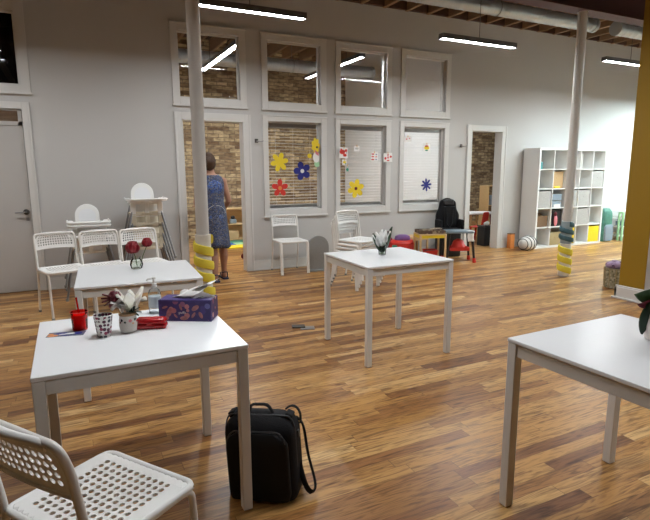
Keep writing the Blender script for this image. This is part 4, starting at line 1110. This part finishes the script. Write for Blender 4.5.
t = thing('booster_seat', 'black child car seat standing behind the blue-grey activity table', 'car seat', (5.72, 6.86, 0), radians(-20)); t.scale = (.9, .9, 1)
MB().box((0, 0, .22), (.40, .34, .44)).build('seat_plinth', M['black'], t, bevel=.03)
m = MB(); out = fillet([(-.21, 0, 0), (-.22, .28, 0), (-.165, .36, 0), (-.15, .50, 0), (0, .56, 0), (.15, .50, 0), (.165, .36, 0), (.22, .28, 0), (.21, 0, 0)], .05)
m.prism([(p.x, p.y) for p in out], lambda x, y, h: (x, .13 - h + .5 * (.04 - x * x), .42 + y), .10).build('seat_back', M['blackfab'], t, bevel=.02)
MB().box((0, -.03, .66), (.24, .03, .36)).build('back_cushion', M['blackpanel'], t, bevel=.012)
MB().box((0, .03, .90), (.20, .05, .10)).build('head_cushion', M['zip'], t, bevel=.02)
for s in (-1, 1): MB().box((s * .21, -.06, .54), (.055, .30, .16)).build('side_wing', M['blackfab'], t, bevel=.02)
MB().box((0, -.10, .46), (.32, .22, .05)).build('seat_cushion', M['blackpanel'], t, bevel=.015)
MB().tube([(-.06, -.045, .80), (-.05, -.06, .55), (0, -.10, .49), (.05, -.06, .55), (.06, -.045, .80)], .009, 8, flat=.4).build('harness', M['zip'], t)

# ------------------------------------------------------------------ right doorway room
t = thing('waste_bin', 'black bin standing at the right side of the right doorway', 'bin', (7.08, 7.46, 0))
t.location = (7.15, 7.48, 0)
MB().box((0, 0, .18), (.24, .20, .36)).build('bin_body', M['black'], t, bevel=.008)
MB().box((0, 0, .375), (.25, .21, .02)).build('bin_lid', M['zip'], t, bevel=.004)
t = thing('paper_heap', 'crumpled white paper on top of the black bin', 'paper', (7.14, 7.46, .386))
MB().ell((0, 0, .035), (.06, .05, .035), n=9, m=6).ell((.04, .02, .04), (.04, .05, .04), n=8, m=5).build('crumpled_paper', M['paper'], t, smooth=20)
t = thing('play_table', 'white topped play table seen through the right doorway', 'table', (7.72, 8.45, 0))
MB().lathe([(.40, .52), (.41, .525), (.41, .545), (.40, .55)], n=32, sx=1.05, sy=.75).build('tabletop', M['white'], t)
for sx in (-1, 1):
    for sy in (-1, 1): MB().tube([(sx * .24, sy * .18, .52), (sx * .29, sy * .21, 0)], [.022, .016], 10).build('leg', M['pine'], t)
t = thing('kids_chair', 'small red plastic child chair beside the white play table', 'chair', (7.42, 7.98, 0), radians(200))
MB().box((0, 0, .30), (.27, .26, .025)).build('seat', M['red'], t, bevel=.01)
for sx in (-1, 1):
    for sy in (-1, 1): MB().tube([(sx * .105, sy * .10, .29), (sx * .135, sy * .135, 0)], [.020, .015], 10).build('leg', M['red'], t)
MB().prism([(-.12, 0)] + arc((-.06, .24), .055, pi, pi / 2, 5) + arc((.06, .24), .055, pi / 2, 0, 5) + [(.12, 0)], lambda x, y, h: (x, .11 + .15 * y + h, .31 + y), .022).build('backrest', M['red'], t, bevel=.006)
t = thing('toy_shelf', 'light wooden toy shelf against brick seen through right doorway', 'shelf', (9.80, 9.9, 0))
for xx in (-.45, .43): MB().b2((xx, -.16, 0), (xx + .02, .16, 1.05)).build('side_panel', M['pine'], t)
for zz in (.05, .55, 1.03): MB().b2((-.43, -.16, zz), (.43, .16, zz + .02)).build('shelf_board', M['pine'], t)
for i, (q, mm, hh) in enumerate(((-.28, 'bluegrey', .24), (-.05, 'brownbox', .28), (.2, 'tan', .2), (-.2, 'darkrose', .25), (.12, 'black', .3))):
    tag(MB().box((9.80 + q, 9.85, (.57 if i < 3 else .07) + hh / 2), (.18, .20, hh)).build('toy_crate', M[mm], bevel=.01), '%s toy crate on the %s board of the far wooden shelf' % (('blue-grey', 'patterned brown', 'tan', 'crimson', 'black')[i], 'middle' if i < 3 else 'bottom'), 'crate', 'crates on the far toy shelf')

# ------------------------------------------------------------------ brick room: kids shelf, mat, toys
t = thing('kids_shelf', 'light wooden low shelf against the brick behind the person', 'shelf', (2.98, 10.85, 0))
for xx in (-.36, .34): MB().b2((xx, -.15, 0), (xx + .02, .15, .68)).build('side_panel', M['pine'], t)
for zz in (.03, .34, .66): MB().b2((-.34, -.15, zz), (.34, .15, zz + .02)).build('shelf_board', M['pine'], t)
MB().b2((-.34, .14, 0), (.34, .15, .68)).build('back_panel', M['pine'], t)
t.location = (2.96, 10.5, 0)
tag(MB().box((3.02, 10.44, .13), (.22, .18, .16)).build('wooden_box', M['tan'], bevel=.008), 'tan box on the lowest board of the low shelf', 'box')
t = thing('toy_robot', 'small dark grey toy on the middle board of the low shelf', 'toy', (3.03, 10.42, .36))
MB().box((0, 0, .05), (.13, .10, .10)).build('toy_body', M['bluegrey'], t, bevel=.02); MB().ell((0, 0, .13), (.045, .045, .04)).build('toy_head', M['black'], t)
mt = thing('play_mat', 'foam play mat of green, blue and yellow stripes behind the person', 'mat', (2.82, 9.75, 0))
MB().b2((-.42, .25, 0), (.42, .55, .025)).build('green_tile', M['tealbright'], mt, bevel=.004)
MB().b2((-.42, -.08, 0), (.05, .25, .025)).build('blue_tile', mat('bright_blue_foam', (.03, .12, .50), .7), mt, bevel=.004)
MB().b2((.05, -.08, 0), (.42, .25, .025)).build('light_green_tile', M['greenlight'], mt, bevel=.004)
MB().b2((-.42, -.42, 0), (.42, -.08, .025)).build('yellow_tile', M['yellow'], mt, bevel=.004)
t = thing('baby_walker_toy', 'pink and white push toy on the floor just inside the left doorway', 'toy', (2.66, 8.25, 0), radians(20))
MB().lathe([(.03, .26), (.075, .29), (.085, .34), (.06, .40), (.02, .42)], n=16).build('toy_head', M['pink'], t)
MB().tube([(0, 0, .28), (-.10, -.03, .10), (-.14, -.04, .06)], .014, 8).tube([(0, 0, .28), (.08, .0, .06)], .014, 8).tube([(-.14, -.04, .06), (.09, 0, .05)], .012, 8).build('toy_frame', M['plastic'], t)
for xx, yy in ((-.15, -.06), (.09, -.03)): MB().tube([(xx, yy, .045), (xx, yy + .03, .045)], .045, 16).build('wheel', M['darkrose'], t)

# ------------------------------------------------------------------ cube shelf
SX, SY0, SY1, SH, SW = 7.581, 6.685, 7.055, 1.82, 1.82
t = thing('cube_shelf', 'large white five by five cube shelf against the back wall', 'shelf', (SX, SY1, 0))
dpt = SY1 - SY0; out_t = .038; it = .017; inner = (SW - 2 * out_t - 4 * it) / 5
MB().b2((0, -dpt, 0), (out_t, 0, SH)).build('side_panel', M['shelf'], t, bevel=.002)
MB().b2((SW - out_t, -dpt, 0), (SW, 0, SH)).build('side_panel', M['shelf'], t, bevel=.002)
MB().b2((out_t, -dpt, 0), (SW - out_t, 0, out_t)).build('bottom_panel', M['shelf'], t)
MB().b2((out_t, -dpt, SH - out_t), (SW - out_t, 0, SH)).build('top_panel', M['shelf'], t)
cellx = [out_t + i * (inner + it) for i in range(5)]
cellz = [out_t + j * (inner + it) for j in range(5)]
for i in range(4): MB().b2((cellx[i] + inner, -dpt, out_t), (cellx[i] + inner + it, -.006, SH - out_t)).build('divider', M['shelf'], t)
for j in range(4): MB().b2((out_t, -dpt + .001, cellz[j] + inner), (SW - out_t, -.007, cellz[j] + inner + it)).build('shelf_board', M['shelf'], t)
MB().b2((out_t, -.005, out_t), (SW - out_t, 0, SH - out_t)).build('back_panel', M['shelfback'], t)
def cell(c, r): return SX + cellx[c - 1], SY0, cellz[5 - r]     # row 1 = top
def bin_in(c, r, ma, label, h=None, w=None, dep=.30, off=.01, name='storage_box', cat='box', rim=True):
    x0, y0, z0 = cell(c, r); h = h or inner - .03; w = w or inner - .03
    q = thing(name, label, cat, (x0 + inner / 2, y0 + off, z0), group='boxes in the cube shelf')
    m = MB(); tt = .006
    m.b2((-w / 2, 0, 0), (w / 2, tt, h)); m.b2((-w / 2, dep - tt, 0), (w / 2, dep, h)); m.b2((-w / 2, 0, 0), (-w / 2 + tt, dep, h)); m.b2((w / 2 - tt, 0, 0), (w / 2, dep, h)); m.b2((-w / 2, 0, 0), (w / 2, dep, tt))
    m.build('box_body', ma, q, bevel=.002)
    if rim: MB().tube([(-.035, -.004, h * .62), (-.03, -.012, h * .62), (.03, -.012, h * .62), (.035, -.004, h * .62)], .004, 6).build('box_handle', ma, q)
    return q
bin_in(5, 2, M['fabgrey'], 'grey fabric box at the right end of the second row')
bin_in(1, 3, M['fabgrey'], 'grey fabric box at the left end of the middle row')
bin_in(4, 3, M['fabgrey'], 'grey fabric box in the middle row, fourth cube')
bin_in(4, 4, M['fabgrey'], 'grey fabric box in the fourth row, fourth cube')
bin_in(3, 3, M['fabgrey'], 'grey fabric box in the middle row just right of the column')
bin_in(2, 2, M['tan'], 'tan board box in the second cube of the second row', off=.06)
bin_in(5, 5, M['yellow'], 'yellow box at the right end of the bottom row')
bin_in(3, 5, M['yellow'], 'yellow box in the bottom row just right of the column')
bin_in(1, 4, M['brown'], 'brown wicker basket in the fourth row, left end', h=.20, off=.05, rim=False)
bin_in(2, 5, M['khaki'], 'khaki fabric box in the bottom row beside the column', h=.24)
bin_in(2, 4, M['black'], 'black open box in the fourth row beside the column', off=.04)
x0, y0, z0 = cell(2, 3)
for i in range(2):
    tag(MB().box((x0 + inner / 2 - .02, y0 + .14, z0 + .06 + .125 * i), (.24, .24, .11)).build('plastic_drawer_box', M['bluegrey'], bevel=.008), '%s blue-grey plastic box in the middle row beside the column' % ('lower', 'upper')[i], 'box', 'boxes in the cube shelf')
tag(MB().box((x0 + .14, y0 + .012, z0 + .03), (.16, .02, .055)).build('paper_stack', M['paper'], bevel=.002), 'white folded paper before the blue-grey boxes in the cube shelf', 'paper')
x0, y0, z0 = cell(1, 1)
tag(MB().box((x0 + .05, y0 + .12, z0 + .06), (.09, .16, .12)).build('small_box', M['teal'], bevel=.006), 'small teal box in the top left cube', 'box')
x0, y0, z0 = cell(2, 4)
tt_ = thing('doll', 'pink stuffed doll lying in the black box beside the column', 'toy', (x0 + .12, y0 + .006, z0)); tt_.scale = (.55, .5, .9)
MB().ell((0.02, 0, .12), (.07, .05, .12)).build('doll_body', M['pink'], tt_); MB().ell((0.0, 0, .255), (.05, .045, .05)).build('doll_head', M['darkrose'], tt_)
x0, y0, z0 = cell(1, 4)
tt_ = thing('shoe_pair', 'brown bundle of cloth in the wicker basket of the cube shelf', 'cloth', (x0 + .16, y0 + .20, z0 + .02)); tt_.name = 'cloth_bundle'
MB().ell((-.04, 0, .15), (.09, .10, .08)).ell((.06, -.02, .14), (.07, .10, .09)).build('bundle', M['brown'], tt_)
x0, y0, z0 = cell(2, 2)
tag(MB().box((x0 + .13, y0 + .03, z0 + .02), (.14, .04, .035)).build('banana_toy', M['yellow'], bevel=.012), 'small yellow toy before the tan box in the cube shelf', 'toy')
x0, y0, z0 = cell(4, 1)
tag(MB().box((x0 + .03, y0 + .10, z0 + .14), (.012, .20, .28)).build('white_folder', M['paper']), 'white folder standing in the fourth cube of the top row', 'folder')

# things beside the shelf
t = thing('toy_bottle', 'orange box standing on the floor left of the striped cushion', 'box', (7.30, 6.98, 0)); t.name = 'orange_box'
MB().box((0, 0, .13), (.10, .09, .26)).build('carton', M['orange'], t, bevel=.004); MB().box((0, 0, .268), (.102, .092, .016)).build('carton_lid', M['brown'], t)
t = thing('striped_cushion', 'grey and black striped cushion slumped at the foot of cube shelf', 'cushion', (7.53, 6.50, 0), radians(15))
t.location = (7.40, 6.68, 0); t.scale = (1.15, 1.15, 1.15)
MB().ell((0, 0, .105), (.20, .12, .115), Rx(.35), n=24, m=14).build('cushion_body', M['stripes'], t)
for i in range(5):
    a = -.8 + i * .4
    MB().tube([(.202 * sin(a), .122 * cos(a) * cos(b) * 1.0, .105 + .117 * cos(a) * sin(b)) for b in [2 * pi * j / 24 for j in range(24)]], .006, 6, closed=True).build('dark_stripe', M['stripesd'], t)
# green toy and rack on the right
t = thing('green_backpack', 'mint green bag standing right of the cube shelf', 'bag', (9.70, 6.84, 0))
MB().xf(Matrix()).add(*[[], []]); rbox(.26, .20, .66).build('bag_body', M['greenbag'], t, smooth=60); rbox(.24, .05, .32).xf(Matrix.Translation((0, -.11, .02))).build('bag_pocket', M['bluegrey'], t)
t = thing('storage_rack', 'light wire rack with green end post beyond the cube shelf', 'rack', (10.35, 6.80, 0))
MB().tube(fillet([(-.35, -.15, 0), (-.35, -.15, .58), (-.35, -.07, .58), (-.35, -.07, 0)], .03), .022, 10).build('end_post', M['greenlight'], t)
MB().tube(fillet([(.40, -.15, 0), (.40, -.15, .62), (.40, .15, .62), (.40, .15, 0)], .05), .018, 10).build('end_post', M['plastic'], t)
for zz in (.10, .28, .44, .60): MB().box((.02, 0, zz), (.74, .28, .012)).build('rack_shelf', M['plastic'], t)
for xx, zz, ww, mm, lab in ((.1, .106, .5, 'fabgrey', 'grey tray on the lowest level of the light rack'), (.05, .286, .5, 'bluegrey', 'blue-grey tray on the second level of the light rack')):
    tag(MB().box((10.35 + xx, 6.80, zz + .05), (ww, .22, .09)).build('storage_tray', M[mm], bevel=.01), lab, 'tray')

# ------------------------------------------------------------------ basket near the mustard pier
t = thing('woven_basket', 'patterned woven basket standing beside the mustard pier', 'basket', (5.97, 3.98, 0))
MB().lathe([(.12, 0), (.135, .01), (.145, .24), (.15, .25), (.14, .25), (.128, .02), (0, .015)], n=24).build('basket_body', M['basketw'], t)
for k in range(12):
    a = 2 * pi * k / 12; MB().tube([(.136 * cos(a), .136 * sin(a), .01), (.147 * cos(a), .147 * sin(a), .245)], .005, 6).build('basket_rib', M['khaki'], t)
tt_ = thing('lilac_cloth', 'lilac cloths heaped on the woven basket', 'cloth', (5.97, 3.98, .245))
m = MB()
for i in range(7):
    a = i * .9; m.ell((.07 * cos(a), .07 * sin(a), .03 + .01 * sin(i * 2)), (.075, .06, .045), Rz(a) @ Rx(.4), n=12, m=8)
m.build('cloth_folds', M['lilac'], tt_)
MB().tube([(-.13, -.03, .03), (-.05, -.06, .07), (.06, -.05, .075), (.12, .02, .05)], .02, 8).build('cloth_hem', mat('plum_cloth', (.10, .05, .10), .8), tt_)
tag(MB().ell((6.085, 3.97, .36), (.04, .04, .045), n=14, m=8).build('navy_ball', M['blue']), 'small navy ball on top of the lilac cloths', 'ball')

# ------------------------------------------------------------------ person
def capsule_chain(m, pts, rs, n=14, flat=1.0):
    P = [Vector(p) for p in pts]
    m.tube(P, rs, n, flat=flat)
    for p, r in ((P[0], rs[0]), (P[-1], rs[-1])): m.ell(p, (r, r, r), n=n, m=8)
def torso(m, secs, n=24):
    vs = [(cx + rx * cos(2 * pi * k / n), cy + ry * sin(2 * pi * k / n), z) for (z, cx, cy, rx, ry) in secs for k in range(n)]
    fs = [tuple(range(n))[::-1], tuple((len(secs) - 1) * n + k for k in range(n))]
    for i in range(len(secs) - 1):
        for k in range(n): l = (k + 1) % n; fs.append((i * n + k, i * n + l, (i + 1) * n + l, (i + 1) * n + k))
    return m.add(vs, fs)
PX, PY = 1.69, 6.72
per = thing('person', 'person seen from behind in a sleeveless blue patterned dress, standing at doorway', 'person', (PX, PY, 0), radians(0))
b = MB()
torso(b, [(.78, 0, 0, .15, .11), (.90, 0, 0, .165, .125), (1.02, 0, 0, .135, .10), (1.18, 0, 0, .145, .10), (1.30, 0, 0, .16, .095), (1.36, 0, 0, .12, .075), (1.40, 0, .005, .06, .055)])
b.tube([(0, 0, 1.33), (-.01, .01, 1.42), (-.02, .025, 1.50)], [.062, .052, .050], 14)
HC = Vector((-.028, .03, 1.535))
b.ell(HC, (.073, .090, .112), Rz(radians(10)), n=20, m=14)                       # skull and face
b.ell(HC + Vector((-.01, .055, -.06)), (.048, .045, .05), n=14, m=8)               # jaw
b.ell(HC + Vector((-.016, .096, -.02)), (.012, .018, .020), n=10, m=6)             # nose
b.ell(HC + Vector((-.014, .088, -.058)), (.024, .010, .009), n=10, m=6)            # lips
for s in (-1, 1): b.ell(HC + Vector((s * .073, .0, -.01)), (.010, .020, .032), n=10, m=8)
def arm(s, sh, el, wr, hand_dir):
    b.ell(sh, (.055, .05, .055), n=14, m=8)
    capsule_chain(b, [sh, (Vector(sh) + Vector(el)) / 2, el], [.050, .044, .038])
    capsule_chain(b, [el, (Vector(el) * .6 + Vector(wr) * .4), wr], [.038, .037, .025])
    hd = Vector(hand_dir).normalized(); side = Vector((0, 0, 1)).cross(hd).normalized(); W_ = Vector(wr); dn = hd.cross(side)
    b.ell(W_ + hd * .045, (.042, .022, .042) if abs(hd.y) < .8 else (.036, .045, .022), n=12, m=8)
    for i, (o, L_) in enumerate(((-.027, .062), (-.009, .074), (.009, .070), (.027, .056))):
        k0 = W_ + hd * .075 + side * o; k1 = k0 + hd * L_ * .5 + dn * -.006; k2 = k1 + hd * L_ * .35 - Vector((0, 0, .018))
        capsule_chain(b, [k0 - hd * .03, k0, k1, k2], [.010, .010, .009, .007], 8)
    t0 = W_ + hd * .02 - side * .030 * s; capsule_chain(b, [t0, t0 + hd * .03 - side * .028 * s, t0 + hd * .062 - side * .030 * s], [.013, .011, .008], 8)
arm(1, (.145, 0, 1.30), (.225, .03, 1.05), (.225, .20, .95), (-.3, 1, -.1))
arm(-1, (-.145, 0, 1.30), (-.205, .03, 1.04), (-.16, .22, .97), (.3, 1, .05))
for s, fx, fy in ((1, .125, .03), (-1, -.035, -.13)):
    hip = (s * .085, 0, .82); knee = (fx * .95, fy * .6, .46); ank = (fx, fy, .09)
    b.tube([hip, (Vector(hip) + Vector(knee)) / 2, knee], [.09, .076, .056], 16)
    b.tube([knee, (fx, fy * .8 - .012, .32), (fx, fy, .16), ank], [.055, .057, .038, .034], 16)
    b.ell(knee, (.056, .056, .06), n=14, m=8)
    b.ell((fx, fy - .012, .055), (.034, .040, .05), n=12, m=8)
    capsule_chain(b, [(fx, fy + .02, .045), (fx + .012 * s, fy + .10, .032), (fx + .018 * s, fy + .165, .026)], [.034, .036, .026], 12)
body = b.build('body', M['skin'], per, smooth=180)
rm = body.modifiers.new('remesh', 'REMESH'); rm.mode = 'VOXEL'; rm.voxel_size = .0075; rm.use_smooth_shade = True
sm = body.modifiers.new('smooth', 'SMOOTH'); sm.factor = .5; sm.iterations = 4
# dress
dm = MB(); n = 40
secs = [(.44, .235, .19, 1.0), (.50, .225, .185, .9), (.65, .212, .172, .7), (.80, .20, .155, .45), (.92, .190, .145, .3), (1.04, .158, .122, .1), (1.18, .168, .122, 0), (1.28, .178, .112, 0), (1.325, .17, .098, 0), (1.36, .135, .088, 0), (1.385, .098, .078, 0)]
vs = []
for z, rx, ry, fl in secs:
    for k in range(n):
        a = 2 * pi * k / n; ff = 1 + .07 * fl * sin(a * 7 + 1.3) + .03 * fl * sin(a * 3)
        rx_ = rx * .86
        vs.append((rx_ * cos(a) * ff + .01, ry * sin(a) * ff, z + (.012 * sin(a * 3) * fl)))
fs = []
for i in range(len(secs) - 1):
    for k in range(n): l = (k + 1) % n; fs.append((i * n + k, i * n + l, (i + 1) * n + l, (i + 1) * n + k))
dr = dm.add(vs, fs).build('dress', M['dress'], per, smooth=60, solid=.004); dr['label'] = 'knee-length sleeveless dress printed blue, grey and navy'
def ring_on(z, rx, ry, mm, r=.006, ym=1.0):
    MB().tube([(rx * cos(a) + .01, ry * sin(a), z - .03 * (sin(a) < 0) * -sin(a)) for a in [2 * pi * j / 32 for j in range(32)]], r, 8, closed=True).build('dress_piping', mm, per)
ring_on(1.385, .088, .080, M['papergrey'])
MB().tube([(.01 + .12 * cos(a), -.128 - .0 * a, .90 + .10 * sin(a)) for a in [pi * j / 12 for j in range(13)]], .0035, 6).build('dress_trim', M['papergrey'], per)
bbp = voronoi_mat('bright_blue_print', (.04, .08, .24), [(.02, .03, .10), (.12, .18, .34), (.04, .09, .32), (.15, .16, .2)], 75, .6, .7)
for cz, rz_, rx_ in ((1.22, .10, .10), (.84, .075, .095)): MB().ell((.01, -.098 if cz > 1 else -.120, cz), (rx_, .030, rz_), n=16, m=8).build('blue_print_panel', bbp, per)
# hair
hm = MB(); nn = 28
hm.ell(HC + Vector((0, -.014, .018)), (.090, .102, .114), Rz(radians(10)), n=nn, m=18)
hm.ell(HC + Vector((0.0, -.042, -.035)), (.070, .062, .060), n=20, m=12)
vs = []
for v in hm.v:
    p = Vector(v); q = p - HC
    if q.y > .045 and q.z < .045: p.y = HC.y + .03 + (q.y - .045) * .1; p.x = HC.x + q.x * .85    # keep the face free
    r = random.Random(hash((round(v[0], 3), round(v[2], 3)))).uniform(-.006, .008)
    vs.append(tuple(p + q.normalized() * r))
hm.v = vs
hm.build('hair', M['hair'], per, smooth=180)
for s in (-1, 1): MB().ell(HC + Vector((-.012 + s * .028, .078, .005)), (.011, .011, .009), n=10, m=8).build('eye', M['eye'], per)
for s, fx, fy in ((1, .125, .03), (-1, -.035, -.13)):
    q = MB(); pts = [(-.040, -.055), (-.032, -.075), (.032, -.075), (.040, -.055), (.046, .08), (.042, .15), (.015, .185), (-.015, .185), (-.040, .15), (-.044, .08)]
    q.prism(pts, lambda x, y, h, fx=fx, fy=fy: (fx + x + .008, fy + y, h), .018)
    sh = q.build('sandal', M['shoe'], per, bevel=.004)
    MB().tube([(fx - .042, fy + .09, .015), (fx - .02, fy + .09, .075), (fx + .03, fy + .09, .075), (fx + .056, fy + .09, .015)], .012, 8, flat=.5).tube([(fx - .036, fy - .02, .018), (fx - .036, fy - .03, .09), (fx, fy - .052, .10), (fx + .036, fy - .03, .09), (fx + .040, fy - .02, .018)], .010, 8, flat=.5).build('sandal_strap', M['shoe'], sh)
